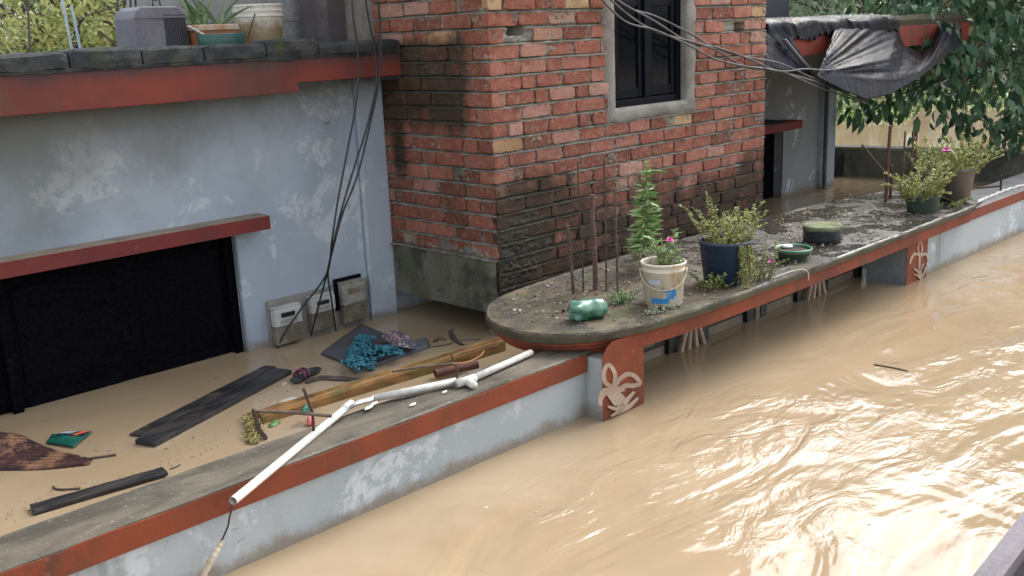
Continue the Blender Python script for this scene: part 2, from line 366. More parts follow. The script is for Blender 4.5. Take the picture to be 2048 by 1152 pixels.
# top surface as a fine sheet (grid clipped by insetting towards the spine)
m = MB(); n = len(outl)
spine = np.array([[min(max(p[0], 3.5), 7.25), 3.25] for p in outl])
lv = [0, .012, .03]+list(np.linspace(.06, 1, 18)); vs = []
for t in lv:
    for p, c in zip(outl, spine):
        q = p+(c-p)*t; z = ZS+.004*noise.noise(Vector((q[0]*4, q[1]*4, 0)))+.0025*noise.noise(Vector((q[0]*25, q[1]*25, 0)))+(.006 if t in (.012,) else 0)-(.006 if t == 0 else 0)
        vs.append((q[0], q[1], z))
m.add(vs, [(i*n+k, i*n+(k+1) % n, (i+1)*n+(k+1) % n, (i+1)*n+k) for i in range(len(lv)-1) for k in range(n)])
m.build('slab_top', SLAB, gc, smooth=True)
m = loft(MB(), [[(v[0], v[1], v[2]) for v in vs[:n]], ring(-.003, .398, .006), ring(0, .372, .004), ring(.012, .366)]); m.build('slab_edge', LIP, gc)
# underside and the moulded red soffit of the round end
m = MB(); rr = [ring(.012, .366)]
for d, z in ((.014, .352), (.03, .345), (.034, .330), (.05, .322), (.058, .305), (.10, .298), (.30, .297)):
    P = ins(d); Q = ins(.03); row = []
    for p, q in zip(P, Q):
        w = sstep(3.30, 3.62, p[0])*(p[1] < 3.15) if z > .2975 else 0
        row.append((p[0]*(1-w)+q[0]*w, p[1]*(1-w)+q[1]*w, z*(1-w)+(.366-(.366-z)*1.12)*w))
    rr.append(row)
loft(m, rr); m.build('moulded_soffit', RED, gc, smooth=False)
MB().box((P1a+.02, 2.86, .292), (7.25, 3.6, .296)).build('underside', CONC, gc)
STR = []
def stroke(m, pts, wd, Y, x0, y0, s, th=.0025, n=6):
    P = cat([(x0+a*s, y0+b*s) for a, b in pts], n); ws = [wd]*len(P) if np.isscalar(wd) else np.interp(np.linspace(0, 1, len(P)), np.linspace(0, 1, len(wd)), wd)
    L_ = []; R_ = []
    for i, p in enumerate(P):
        t = P[min(i+1, len(P)-1)]-P[max(i-1, 0)]; t = t/(np.linalg.norm(t)+1e-9); nn = np.array([-t[1], t[0]])*ws[i]*s/2
        L_.append(p+nn); R_.append(p-nn)
    k = len(P); A = np.array([at_y(q[0], q[1], Y) for q in L_+R_]); B = A+np.array([0, th, 0])
    A[:, 2] = np.maximum(A[:, 2], -.1)
    fs = []
    for i in range(k-1): fs += [(i, k+i, k+i+1, i+1), (i, i+1, 2*k+i+1, 2*k+i), (k+i, 3*k+i, 3*k+i+1, k+i+1)]
    fs += [(0, 2*k, 3*k, k), (k-1, 2*k-1, 4*k-1, 3*k-1)]
    m.add(np.concatenate([A, B]), fs)
BEIGE = M('beige_relief', (.46, .35, .27), .85, (.36, .26, .19), 10, bump=.3)
m1 = MB().box((P1a, YP+.004, -.8), (P1b, 3.2, .291)); pl = m1.build('pillar', PALE, gc, bevel=.003)
MB().prism([(P1a-.002, YP, -.8), (P1b+.002, YP, -.8), (P1b+.002, YP, .366), (P1a+.07, YP, .366), (P1a+.03, YP, .345), (P1a+.01, YP, .322), (P1a-.002, YP, .300)], (0, .0035, 0)).build('painted_front', RED, pl)
m = MB(); z1 = dict(Y=YP-.004, x0=1100, y0=600, s=400/1843)
stroke(m, [(575, 800), (515, 765), (497, 690), (512, 625), (545, 600), (582, 640), (602, 700), (590, 790)], 38, **z1)
z1['Y'] -= .0012; stroke(m, [(590, 805), (640, 735), (715, 685), (785, 705), (825, 765), (775, 790), (700, 790), (640, 830)], 42, **z1)
z1['Y'] -= .0012; stroke(m, [(468, 975), (468, 910), (505, 850), (590, 835), (690, 815)], [30, 45, 70, 70, 40], **z1)
z1['Y'] -= .0012; stroke(m, [(560, 850), (630, 920), (660, 980), (620, 1045)], [90, 130, 100, 30], **z1)
z1['Y'] -= .0012; stroke(m, [(650, 1020), (730, 980), (815, 900)], [60, 40, 18], **z1)
z1['Y'] -= .0012; stroke(m, [(680, 960), (730, 900), (780, 845)], [50, 36, 16], **z1)
z1['Y'] -= .0012; stroke(m, [(640, 1010), (590, 1000), (535, 980)], [30, 34, 16], **z1)
z1['Y'] -= .0012; stroke(m, [(640, 1030), (600, 1050), (565, 1072)], [30, 26, 14], **z1)
m.build('plant_relief', BEIGE, pl)
pr = MB().box((P2a, YP+.004, -.8), (P2b, 3.12, .289)).build('pillar', M('grey_pillar_paint', (.26, .29, .31), .8, (.20, .22, .23), 4, bump=.3), gc, bevel=.003)
MB().box((P2a-.002, YP, -.8), (P2b+.002, YP+.0035, .369)).build('painted_front', RED, pr)
m = MB(); z2 = dict(Y=YP-.004, x0=1280, y0=450, s=.3027)
for pts, wd in (([(1862, 365), (1850, 300), (1848, 240), (1850, 185)], [20, 16, 14, 10]), ([(1850, 200), (1837, 155), (1852, 108), (1866, 155), (1856, 200)], 9),
                ([(1850, 205), (1820, 190), (1796, 215), (1784, 258)], [12, 18, 16, 8]), ([(1855, 205), (1885, 190), (1903, 212), (1906, 245)], [12, 18, 16, 8]),
                ([(1858, 345), (1832, 302), (1808, 288)], [16, 14, 8]), ([(1862, 345), (1880, 310), (1889, 280)], [14, 12, 7]), ([(1858, 358), (1835, 335), (1812, 326)], [14, 12, 7]), ([(1856, 300), (1868, 270), (1872, 255)], 8)):
    stroke(m, pts, wd, **z2); z2['Y'] -= .0008
m.build('plant_relief', BEIGE, pr)
# sunken gate: two leaves with grille bands and radiating spokes
gt = empty('gate', (5.0, 2.95, -.8), 'submerged dark green gate with beige radiating spokes under the canopy', 'gate')
GREEN = M('dark_green_gate', (.005, .010, .009), .5, (.010, .014, .012), 12, bump=.2)
BG2 = M('pale_gate_band', (.27, .22, .165), .75, (.20, .16, .115), 12, bump=.2)
YG = 3.22
def gx(px, py): return at_y(px, py, YG)[0]
xa, xb = P1b+.01, P2a-.01
MB().box((xa, YG, .215), (xb, YG+.05, .2885)).build('top_rail', GREEN, gt, bevel=.003)
posts = [gx(1337, 702), gx(1402, 675), gx(1492, 640), gx(1519, 630), gx(1592, 603), gx(1643, 583), gx(1711, 556)]
for x in posts: MB().box((x-.035, YG-.03, -.8), (x+.035, YG+.03, .289)).build('post', GREEN, gt, bevel=.003)
for a, b in ((xa, posts[0]-.037), (posts[1]+.037, posts[2]-.037), (posts[3]+.037, posts[4]-.037), (posts[5]+.037, posts[6]-.037)):
    MB().box((a, YG, -.8), (b, YG+.02, .05)).build('panel', BG2, gt)
    MB().box((a, YG-.012, .062), (b, YG+.012, .12)).build('rail', GREEN, gt)
for cx, nn in ((gx(1369, 691), 4), (gx(1617, 593), 4)):
    sp = MB()
    for k in range(nn):
        a = (k-(nn-1)/2)*.30; sp.beam((cx+math.sin(a)*.04, YG-.05-.003*k, .21), (cx+math.sin(a)*.27, YG-.05-.003*k, -.04), .026, .02, up=(0, 1, 0))
    sp.build('spoke_fan', BEIGE, gt, bevel=.003)
MB().box((gx(1506, 636)-.022, YG-.035, -.3), (gx(1506, 636)+.022, YG, .289)).build('stile', BG2, gt, bevel=.003)
# ------------------------------------------------------------------ boundary wall right of the gate
rw = empty('boundary_wall', (11, 2.95, -.8), 'low pale wall with red band running right from the gate', 'wall')
XR = 16
MB().box((P2b+.003, 2.85, -.8), (XR, 3.05, .275)).build('wall', PALE, rw)
m = MB(); xs = np.linspace(7.45, XR, 120)
m.grid([[(x, 2.843, .275), (x, 2.843, .352), (x, 2.85, .358), (x, 3.0, .36+zwob(x)), (x, 3.16, .358), (x, 3.165, .275)] for x in xs]); m.build('coping', M('wet_grey_coping', (.12, .12, .128), .5, (.075, .075, .08), 5, bump=.5, bsc=50, bd=.005), rw)
MB().grid([[(x, 2.843, .277), (x, 2.838, .277), (x, 2.838, .350+zwob(x*3)*.5), (x, 2.843, .350+zwob(x*3)*.5)] for x in np.linspace(6.9, XR, 80)]).build('painted_band', RED, rw)
# drip stains are part of the paint: thin dark runs below the joint
# ------------------------------------------------------------------ far concrete wall
A0, A1 = at_z(1675, 350), at_z(1850, 358); dv = (A1-A0)/np.linalg.norm(A1-A0)
bwm = MB(); q0 = A0-dv*1.0; q1 = A0+dv*9; nrm = np.array([-dv[1], dv[0], 0]); nrm = nrm if nrm[0] > 0 else -nrm
bwm.prism([q0+[0, 0, -.8], q1+[0, 0, -.8], q1+nrm*.13+[0, 0, -.8], q0+nrm*.13+[0, 0, -.8]], (0, 0, 1.10))
bwl = bwm.build('yard_wall', M('grey_green_wall', (.10, .105, .085), .9, (.19, .185, .14), 2.5, c3=(.05, .055, .05), sc3=3, bump=.4, bsc=30, bd=.01, stretch=(1, 1, .5)))
tag(bwl, 'low grey concrete wall crossing the flood behind the potted plants', 'wall')
cpm = MB(); e = .03
cpm.prism([q0-nrm*e+[0, 0, .302], q1-nrm*e+[0, 0, .302], q1+nrm*(.13+e)+[0, 0, .302], q0+nrm*(.13+e)+[0, 0, .302]], (0, 0, .025))
cpm.build('coping', M('pale_wall_coping', (.24, .235, .20), .85, (.15, .15, .12), 4, bump=.4), bwl)
c0 = A0-dv*.35-nrm*.10
MB().prism([c0+[0, 0, -.8], c0+dv*.42+[0, 0, -.8], c0+dv*.42+nrm*.09+[0, 0, -.8], c0+nrm*.09+[0, 0, -.8]], (0, 0, 1.06)).build('gap_box', M('dark_gap', (.02, .02, .022), .9, (.04, .035, .03), 4), bwl)  # near-black box added to stand in for the dark gap beside the wall

# ------------------------------------------------------------------ left house
YH = 5.13; XD = 2.842
lh = empty('house', (1, 7, -.8), 'pale blue flooded house on the left with red roof edge', 'house')
def walln(m, u0, u1, z0, z1, Y, st=.06):
    us = np.linspace(u0, u1, max(2, int((u1-u0)/st)+1)); zs = np.linspace(z0, z1, max(2, int((z1-z0)/st)+1))
    m.grid([[(u, Y-.012*noise.noise(Vector((u*1.2, z*1.5, Y)))-.004*noise.noise(Vector((u*6, z*6, Y))), z) for u in us] for z in zs]); return m
m = MB(); walln(m, -1.5, .3, -.8, 1.55, YH); walln(m, .3, XD, .70, 1.55, YH); walln(m, XD, 6.6, -.8, 1.55, YH)
m.box((-1.5, YH+.02, -.8), (.3, YH+.2, 1.55)); m.box((.3, YH+.02, .70), (XD, YH+.2, 1.55)); m.box((XD, YH+.02, -.8), (6.6, YH+.2, 1.55))
m.add([(XD, YH-.01, -.8), (XD, YH+.03, -.8), (XD, YH+.03, .70), (XD, YH-.01, .70)], [(0, 1, 2, 3)])
m.box((-1.5, 5.35, -.8), (-1.3, 9.2, 1.55)); m.box((-1.5, 9.2, -.8), (6.6, 9.4, 1.55))
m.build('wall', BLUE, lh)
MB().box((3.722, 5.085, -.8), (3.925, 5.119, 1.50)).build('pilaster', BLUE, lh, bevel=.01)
dr = MB().box((.3, 5.22, -.8), (XD, 5.26, .70)).build('door', BLACK, lh)
m = MB()
for k in range(4):
    x0 = .3+k*.6355; 
    for zz in ((-.5, .05), (.12, .62)): m.box((x0+.07, 5.213, zz[0]), (x0+.56, 5.2195, zz[1])); 
m.build('door_panel', M('dark_panel_paint', (.0018, .002, .0045), .3, None, bump=.1, spec=.03), dr, bevel=.004)
for x in (.3, 1.55, XD-.05): MB().box((x, 5.17, -.8), (x+.05, 5.2195, .70)).build('frame', BLACK, dr, bevel=.003)
# door hood
P = at_y(540, 457, 5.0); zb = float(P[2]); zt = float(at_y(540, 430, 5.0)[2]); xh = float(P[0])
m = MB().box((-.2, 5.0, zb), (xh, YH+.03, zt)); hd = m.build('door_hood', M('cream_hood_top', (.33, .27, .20), .85, (.25, .20, .15), 6, bump=.4), lh)
MB().box((-.2, 4.996, zb-.002), (xh+.003, 4.9995, zt-.002)).build('painted_band', RED2, hd); MB().box((xh+.0003, 4.9997, zb-.002), (xh+.003, YH-.02, zt-.002)).build('painted_end', RED2, hd)
# eave beams
XS = 3.192; XT = 3.93
MB().box((-1.6, 4.90, 1.50), (XT, 9.5, 1.655)).box((-1.6, 4.90, 1.6551), (-1.2, 9.5, 1.70)).build('roof', MOSSC, lh)
MB().box((-1.6, 5.2, 1.6555), (XT, 9.4, 1.70)).build('roof_surface', MOSSC, lh)
MB().box((-1.6, 4.885, 1.472), (XS, 5.02, 1.662)).build('eave_band', EAVE, lh, bevel=.004)
MB().box((XS+.001, 4.892, 1.522), (XT, 5.02, 1.655)).build('eave_band', EAVE, lh, bevel=.004)
m = MB(); x = -1.6
random.seed(3)
seams = [0, 137, 285, 410, 535, 640, 757]
ex = [-1.6, -1.1, -.6, -.1, .4, .9, 1.35]+[float(at_y(s_, 100, 4.87)[0]) for s_ in seams[1:]]+[XT]
ex[6] = 1.3
for a, b in zip(ex[:-1], ex[1:]):
    nx = max(4, int((b-a)/.03)); rows = []
    hgt = 1.752+random.uniform(-.008, .006)-(.02 if a > 3.1 else 0)
    pr_ = [(4.895, 1.655), (4.872, 1.668), (4.868, 1.70), (4.872, hgt-.014), (4.89, hgt), (5.06, hgt), (5.08, hgt-.02), (5.08, 1.66)]
    for i in range(nx+1):
        x = a+.004+(b-a-.008)*i/nx; e_ = min(i, nx-i); sh_ = .012*max(0, 1-e_/1.2)
        rows.append([(x, y+.010*noise.noise(Vector((x*6, j*.6, 1)))+sh_*(1 if j < 4 else 0), z+(.009*noise.noise(Vector((x*5, j*.5, 7)))+.004*noise.noise(Vector((x*25, j, 7)))-sh_)*(1 if j > 0 else 0)) for j, (y, z) in enumerate(pr_)])
    m.grid(rows)
    for q in (rows[0], rows[-1]): m.add(q, [tuple(range(len(q)))])
# thin mortar skirt that oozes over the red band
rows = []
for x in np.linspace(-1.6, XT, 260):
    d = .012+.016*max(0, noise.noise(Vector((x*4, 2, 0))))+.006*noise.noise(Vector((x*20, 2, 0)))
    yo = 4.878 if x < XS else 4.885
    rows.append([(x, yo+.004, 1.668), (x, yo-.004, 1.664), (x, yo, 1.664-d), (x, yo+.006, 1.664-d-.002)])
m.grid(rows)
m.build('curb', MOSSC, lh)
# roof-top walls behind
PG = M('pale_roof_wall', (.43, .43, .40), .85, (.35, .35, .33), 3, c3=(.25, .25, .22), sc3=3, lo3=.55, hi3=.75, bump=.2)
yA = 5.9
x0, x1 = at_y(386, 40, yA)[0], at_y(652, 40, yA)[0]
zj = float(at_y(600, 42, yA)[2])
m = MB().box((x0-.35, yA, 1.7002), (x1, yA+.12, zj-.004)).box((x0-.35, yA, zj+.002), (x1, yA+.12, 2.9)).box((x0-.35, yA+.006, zj-.005), (x1-.002, yA+.11, zj+.003))
m.build('parapet_wall', PG, lh)
x2, x3 = at_y(654, 40, 5.5)[0], at_y(700, 40, 5.5)[0]
MB().box((x2, 5.5, 1.7003), (x3, 5.8, 3.2)).build('roof_column', M('brown_grey_column', (.115, .10, .10), .8, (.17, .15, .145), 6, bump=.5, bsc=30), lh, bevel=.008)
x4 = 3.93
MB().box((x3+.002, 5.42, 1.7004), (x4+.3, 5.75, 3.2)).build('roof_column', M('dark_damp_column', (.05, .05, .058), .7, (.09, .085, .09), 8, bump=.5, bsc=30), lh, bevel=.008)

# ------------------------------------------------------------------ brick tower
TX0, TX1, TY0, TY1, TZ0, TZ1 = 3.934, 6.746, 4.13, 5.9, .474, 3.15
CH = .0863
tw = empty('brick_tower', (5.3, 5, .14), 'raw red brick upper room with one window overhanging the flooded yard', 'brick building')
MB().box((TX0+.06, TY0+.30, .46), (TX1-.06, TY1, TZ1)).build('core', MM, tw)
WOX0, WOX1, WOZ = 4.90, 5.86, 1.165             # cement surround outline
WIX0, WIX1, WIZ = 5.005, 5.752, 1.25            # clear opening
WTOP = 2.35
def pt(face, u, z, d):                           # u along the face, d outwards
    return (TX0+u, TY0-d, z) if face == 0 else (TX0-d, TY0+u, z)
def sstep(a, b, x): t = min(1, max(0, (x-a)/(b-a))); return t*t*(3-2*t)
def stain(face, u, z):
    n1 = noise.noise(Vector((u*1.3, z*1.3, face*7+2)))*.35+noise.noise(Vector((u*4, z*4, face*7)))*.2
    if face == 0:
        s_ = 1.35*sstep(1.20-.11*u, .60-.06*u, z+n1*.5)+.35*sstep(.85, .2, u)*sstep(1.5, .8, z)
        s_ = max(s_, 1.1*sstep(.22, .05, u+n1*.2)*sstep(.95, .7, z+n1*.3))
        return min(s_, 1.3)
    band = math.exp(-((u-.83+.05*n1)/.085)**2)*sstep(.78, 1.0, z)*1.7*sstep(1.80, 1.6, z)
    top = 1.4*sstep(1.05, 1.3, z+n1*.25)*sstep(1.84, 1.66, z+n1*.2)*sstep(.0, .30, u+n1*.2)
    low = .55*sstep(.8, .45, z+n1*.3)
    return max(band, top, low, .46+.25*noise.noise(Vector((u*2.2, z*3, 44))))
holes = []
def hole_at(px, py): p = at_y(px, py, TY0); return (p[0]-TX0, p[2])
for q in ((1030, 58), (1478, 55)): holes.append(hole_at(*q))
bm = MB(); random.seed(11)
NS = 28
def brick(face, u0, u1, z0, z1, tint):
    cu, cz, hu, hz = (u0+u1)/2, (z0+z1)/2, (u1-u0)/2, (z1-z0)/2
    dd = random.uniform(.003, .015); tlt = random.uniform(-.004, .004); tz = random.uniform(-.022, .022)
    corner0 = u0 <= .001
    s_ = stain(face, cu, cz)+0
    ring_ = []
    for k in range(NS):
        a = 2*math.pi*(k+.5)/NS; c, si = math.cos(a), math.sin(a); pw = 2/8.5
        x = math.copysign(abs(c)**pw, c); y = math.copysign(abs(si)**pw, si)
        w = 1+.10*noise.noise(Vector((cu*9+c*1.3, cz*9+si*1.3, face*3)))+.09*noise.noise(Vector((cu*31+c*5, cz*31+si*5, face*3)))
        ring_.append((x, y, w))
    vs = []
    for dep, sc in ((-.03, 1.0), (dd-.004, 1.0), (dd-.0005, .985), (dd, .93), (dd, .5)):
        for x, y, w in ring_:
            iu = hu*(1-(1-sc)*hz/hu) if sc > .6 else hu*sc; iz = hz*sc
            nz_ = (.0026+.003*(sc == .5))*noise.noise(Vector(((cu+x*iu)*40, (cz+y*iz)*40, face)))
            uu = cu+x*iu*(w if sc > .6 else 1); zz = cz+y*iz*(w if sc > .6 else 1)+x*hu*tz
            vs.append(pt(face, uu, zz, dep+nz_+tlt*x))
    vs.append(pt(face, cu, cz, dd)); fs = []
    for i in range(4):
        for k in range(NS): fs.append((i*NS+k, i*NS+(k+1) % NS, (i+1)*NS+(k+1) % NS, (i+1)*NS+k))
    for k in range(NS): fs.append((4*NS+k, 4*NS+(k+1) % NS, 5*NS))
    sj = random.uniform(-.15, .15); st_ = []
    for v_ in vs: st_.append(stain(face, (v_[0]-TX0) if face == 0 else (v_[1]-TY0), v_[2])+sj)
    bm.add(vs, fs, tint=tint, stain=st_)
def course_z(k, u, face): return TZ0+k*CH+  .009*noise.noise(Vector((u*1.1, k*.35, face*5)))
ncourse = int((TZ1-TZ0)/CH)
FL = (TX1-TX0, 5.14-TY0)
for face in (0, 1):
    for k in range(-3 if face == 0 else 0, ncourse):
        u = -.006; first = True
        while u < FL[face]-.02:
            if first: Lb = .118 if (k+face) % 2 == 0 else .24
            else: Lb = .243+random.uniform(-.03, .02) if random.random() > .12 else .125
            u1 = min(u+Lb, FL[face]+.004)
            if FL[face]-u1 < .06: u1 = FL[face]+.004
            zc = TZ0+(k+.5)*CH
            segs = [(u, u1)]
            if face == 0 and zc > WOZ-.02 and zc < WTOP:
                a, b = WOX0-TX0+.03, WOX1-TX0-.03; segs = []
                if u < a: segs.append((u, min(u1, a)))
                if u1 > b: segs.append((max(u, b), u1))
            for a, b in segs:
                if b-a < .035: continue
                g = random.uniform(.006, .010)
                aa = a+(g if a > 0 else 0); bb = b-g
                if any(face == 0 and aa < h[0] < bb and abs(h[1]-zc) < CH/2 for h in holes): continue
                z0 = course_z(k, (a+b)/2, face)+random.uniform(.006, .0105); z1 = course_z(k+1, (a+b)/2, face)-random.uniform(.005, .010)
                r_ = random.random(); hi = sstep(1.1, 1.9, zc)
                tint = min(1, max(0, random.gauss(.42+.20*hi*(1-face*.5), .21))) if r_ > .025 else random.uniform(.88, 1)
                brick(face, aa, bb, z0, z1, tint)
            u = u1; first = False
bm.build('brick_wall', MB_, tw, smooth=True)
# mortar skin
mm = MB()
for face in (0, 1):
    st = .009; us = np.arange(0, FL[face]+.001, st); us[-1] = FL[face]; zs = np.r_[np.arange(TZ0-.01-(.26 if face == 0 else 0), 2.0, .0058), np.arange(2.0, TZ1, .02)]
    us[0] = 0; V = []; A = []; idx = {}; F = []
    for j, z in enumerate(zs):
        kf = (z-TZ0)/CH; fr = kf-math.floor(kf)
        for i, u in enumerate(us):
            blob = noise.noise(Vector((u*34, z*40, face*3)))*.6+noise.noise(Vector((u*80, z*80, face*3)))*.4
            fr = fr if fr < .5 else fr-1; bed = math.exp(-((fr+.05)/.07)**2)*(.5+1.2*abs(blob)); rec = math.exp(-((fr-.055)/.05)**2)   # mortar oozes over the lower brick, gap under the upper one
            lf = max(0, noise.noise(Vector((u*7, z*9, face+8)))); d = -.002+.015*blob+.022*bed-.020*rec+.022*lf*(.6+blob)
            if face == 0 and z < .80 and u < .55: d += (.014+.012*blob)*sstep(.84, .55, z+.1*blob)*sstep(.5, .2, u+.1*blob)
            if face == 1 and z < .56: d += .012*sstep(.58, .48, z+.03*blob)
            for h in holes:
                if face == 0 and abs(u-h[0]) < .06 and abs(z-h[1]) < .036: d = -.27
            V.append(pt(face, u if i else -.002, z, d if i else .004*blob)); A.append(stain(face, u, z)); idx[j, i] = len(V)-1
    nu = len(us)
    for j in range(len(zs)-1):
        for i in range(nu-1):
            if face == 0 and zs[j] > WOZ+.03 and zs[j] < WTOP-.05 and WOX0-TX0+.04 < us[i] < WOX1-TX0-.055: continue
            F.append((j*nu+i, j*nu+i+1, (j+1)*nu+i+1, (j+1)*nu+i))
    mm.add(V, F, stain=A)
mm.add([(TX1, TY0+.006, .46), (TX1, TY1, .46), (TX1, TY1, TZ1), (TX1, TY0+.006, TZ1)], [(0, 1, 2, 3)], stain=.2)
mm.add([(TX0, TY0, TZ1-.01), (TX1, TY0, TZ1-.01), (TX1, TY1, TZ1-.01), (TX0, TY1, TZ1-.01)], [(0, 1, 2, 3)], stain=.2)
mm.build('mortar', MM, tw, smooth=True)
m = MB(); G = []
def blx(y, z, s): return .008*noise.noise(Vector((y*3, z*6, s)))+.004*noise.noise(Vector((y*15, z*15, s)))
bz0, bz1 = .150, .474
loop = [(TX0-.004, 5.13)]+[(TX0-.004, y) for y in np.linspace(5.1, TY0, 20)]+[(x, TY0+.02) for x in np.linspace(TX0+.01, TX1, 50)]
for z in np.linspace(bz0, bz1+.004, 9):
    G.append([(x-.012*(1-i/20)*0+(blx(y, z, 1) if i < 21 else 0)-.01, y-(blx(x, z, 2) if i >= 20 else 0), z+(.012*noise.noise(Vector((x*4, y*4, 4))) if z > .45 else 0)-(0.055*(TY0-y)*0)) for i, (x, y) in enumerate(loop)])
m.grid(G); m.add([(TX0-.012, TY0+.02, bz0+.001), (TX1, TY0+.02, bz0+.001), (TX1, TY1, bz0+.001), (TX0-.012, TY1, bz0+.001)], [(0, 3, 2, 1)])
m.add([(TX0-.014, TY0+.02, bz1), (TX1, TY0+.02, bz1), (TX1, TY1, bz1), (TX0-.014, TY1, bz1)], [(0, 1, 2, 3)])
m.add([(TX1, TY0-.008, bz0), (TX1, TY1, bz0), (TX1, TY1, bz1), (TX1, TY0-.008, bz1)], [(0, 1, 2, 3)])
m.build('floor_beam', BAND, tw, smooth=True)
# window
wn = empty('window', (5.38, TY0, WIZ)); wn.parent = tw; wn.location = (np.array([5.38, TY0, WIZ])-WL[tw]).tolist(); WL[wn] = np.array([5.38, TY0, WIZ])
m = MB(); per = []
def wobble(x, z): return .014*noise.noise(Vector((x*9, z*9, 4)))+.009*noise.noise(Vector((x*28, z*28, 5)))
inn = [(WIX0, z) for z in np.linspace(WTOP, WIZ, 40)]+[(x, WIZ) for x in np.linspace(WIX0, WIX1, 34)[1:]]+[(WIX1, z) for z in np.linspace(WIZ, WTOP, 40)[1:]]
oz = WOZ-.0
otr = [(WOX0, z) for z in np.linspace(WTOP, oz, 40)]+[(x, oz) for x in np.linspace(WOX0, WOX1, 34)[1:]]+[(WOX1, z) for z in np.linspace(oz, WTOP, 40)[1:]]
rows = []
for (a, b), (c, d) in zip(inn, otr):
    row = [(a, TY0+.115, b)]
    for t, dp in ((0, -.002), (.06, .012), (.3, .016), (.6, .018), (.85, .013), (1., .002), (1.04, -.02)):
        x, z = a+(c-a)*t, b+(d-b)*t; wv = wobble(x, z)*(1 if t > .5 else .1)
        drop = .035*max(0, noise.noise(Vector((x*5, z*5, 9)))) if t >= .85 else 0
        sx = math.copysign(1, c-5.38) if abs(c-5.38) > .4 else 0
        row.append((x+sx*(wv+drop*.8), TY0-dp-.003*noise.noise(Vector((x*20, z*20, 1))), z-(wv+drop if z < WIZ+.02 else 0)))
    rows.append(row)
m.grid(rows); m.build('cement_surround', CEM, wn, smooth=True)
fr = MB(); y0, y1 = TY0+.035, TY0+.085
fw_ = .05
fr.box((WIX0, y0, WIZ), (WIX0+fw_, y1, WTOP)).box((WIX1-fw_, y0, WIZ), (WIX1, y1, WTOP)).box((WIX0+fw_, y0+.002, WIZ), (WIX1-fw_, y1, WIZ+.045))
fr.build('frame', NAVY, wn, bevel=.004)
mid = (WIX0+WIX1)/2
for a, b in ((WIX0+fw_+.003, mid-.028), (mid+.03, WIX1-fw_-.003)):
    sh = MB(); yy = y0+.012
    sh.box((a, yy, WIZ+.05), (a+.045, yy+.03, WTOP)).box((b-.045, yy, WIZ+.05), (b, yy+.03, WTOP)).box((a+.045, yy+.002, WIZ+.05), (b-.045, yy+.03, WIZ+.115)).box((a+.045, yy+.002, WIZ+.62), (b-.045, yy+.03, WIZ+.66))
    s_ = sh.build('sash', NAVY, wn, bevel=.004)
    MB().box((a+.046, yy+.012, WIZ+.116), (b-.046, yy+.016, WTOP)).build('pane', GLASS, s_)
MB().box((mid-.025, y0-.004, WIZ+.046), (mid+.027, y1, WTOP)).build('mullion', NAVY, wn, bevel=.004)
m = MB().box((WIX0+.001, TY0+.10, WIZ), (WIX1-.001, TY0+.29, WTOP)); m.build('dark_interior', BLACK, wn)

# ------------------------------------------------------------------ right house with the tarp
YR, XRH = 5.335, 10.098
rh = empty('house', (8.4, 7, -.8), 'grey flooded house behind the brick tower with door hood and pipe', 'house')
GREYW = mat_wall('grey_plaster', (.20, .205, .20), (.27, .28, .285))
m = MB(); xdr = float(at_y(1566, 300, YR)[0]); zdr = float(at_y(1545, 262, YR)[2])
walln(m, xdr, XRH-.30, -.8, 1.5, YR); walln(m, 6.7, xdr, zdr, 1.5, YR)
m.box((6.7, YR+.02, zdr), (xdr, YR+.2, 1.5)); m.box((xdr, YR+.02, -.8), (XRH-.002, YR+.2, 1.5)); m.box((6.7, 9, -.8), (XRH, 9.2, 1.5)); m.box((XRH-.2, YR+.201, -.8), (XRH-.0005, 9, 1.5))
m.build('wall', GREYW, rh)
MB().box((XRH-.30, YR-.03, -.8), (XRH, YR+.019, 1.5)).build('corner_pilaster', BLUE, rh, bevel=.006)
MB().box((6.7, YR+.1, -.8), (xdr, YR+.14, zdr)).build('door', BLACK, rh)
pa = at_y(1605, 256, 5.12); pb = at_y(1605, 240, 5.12)
hd = MB().box((6.8, 5.12, pa[2]), (pa[0], YR-.001, pb[2])).build('door_hood', RED2, rh, bevel=.003)
ppx = float(at_y(1651, 200, YR-.06)[0])
MB().tube([(ppx, YR-.075, -.8), (ppx, YR-.075, 1.5)], .022, 10).build('drain_pipe', M('dark_pipe', (.05, .045, .045), .6, (.08, .075, .07), 8), rh)
MB().box((6.9, 4.24, 1.50), (10.72, 9.4, 1.655)).build('roof', MOSSC, rh)
RED3 = mat_red('far_fascia_paint', (.26, .05, .03), (.2, .045, .03))
MB().box((6.9, 4.232, 1.462), (10.735, 4.32, 1.648)).build('eave_band', RED3, rh, bevel=.003)
cb = MB(); rows = []
for x in np.linspace(6.95, 10.70, 90):
    h = 1.735+.022*noise.noise(Vector((x*3, 0, 0)))+.014*noise.noise(Vector((x*11, 0, 0)))
    rows.append([(x, 4.25, 1.6485), (x, 4.24+.01*noise.noise(Vector((x*8, 3, 0))), 1.70), (x, 4.27, h), (x, 4.44, h), (x, 4.46, 1.65)])
cb.grid(rows); cb.build('curb', M('brown_mossy_curb', (.085, .07, .05), .95, (.06, .07, .035), 6, bump=.8, bsc=30, bd=.01), rh)
# dark cabin upstand above the eave
ca = at_y(1579, 30, 4.9)[0]
MB().box((6.95, 4.9, 1.6555), (ca, 6.2, 3.2)).build('roof_cabin', M('navy_sheet', (.012, .016, .035), .4, (.02, .024, .045), 5, bump=.3), rh, bevel=.01)
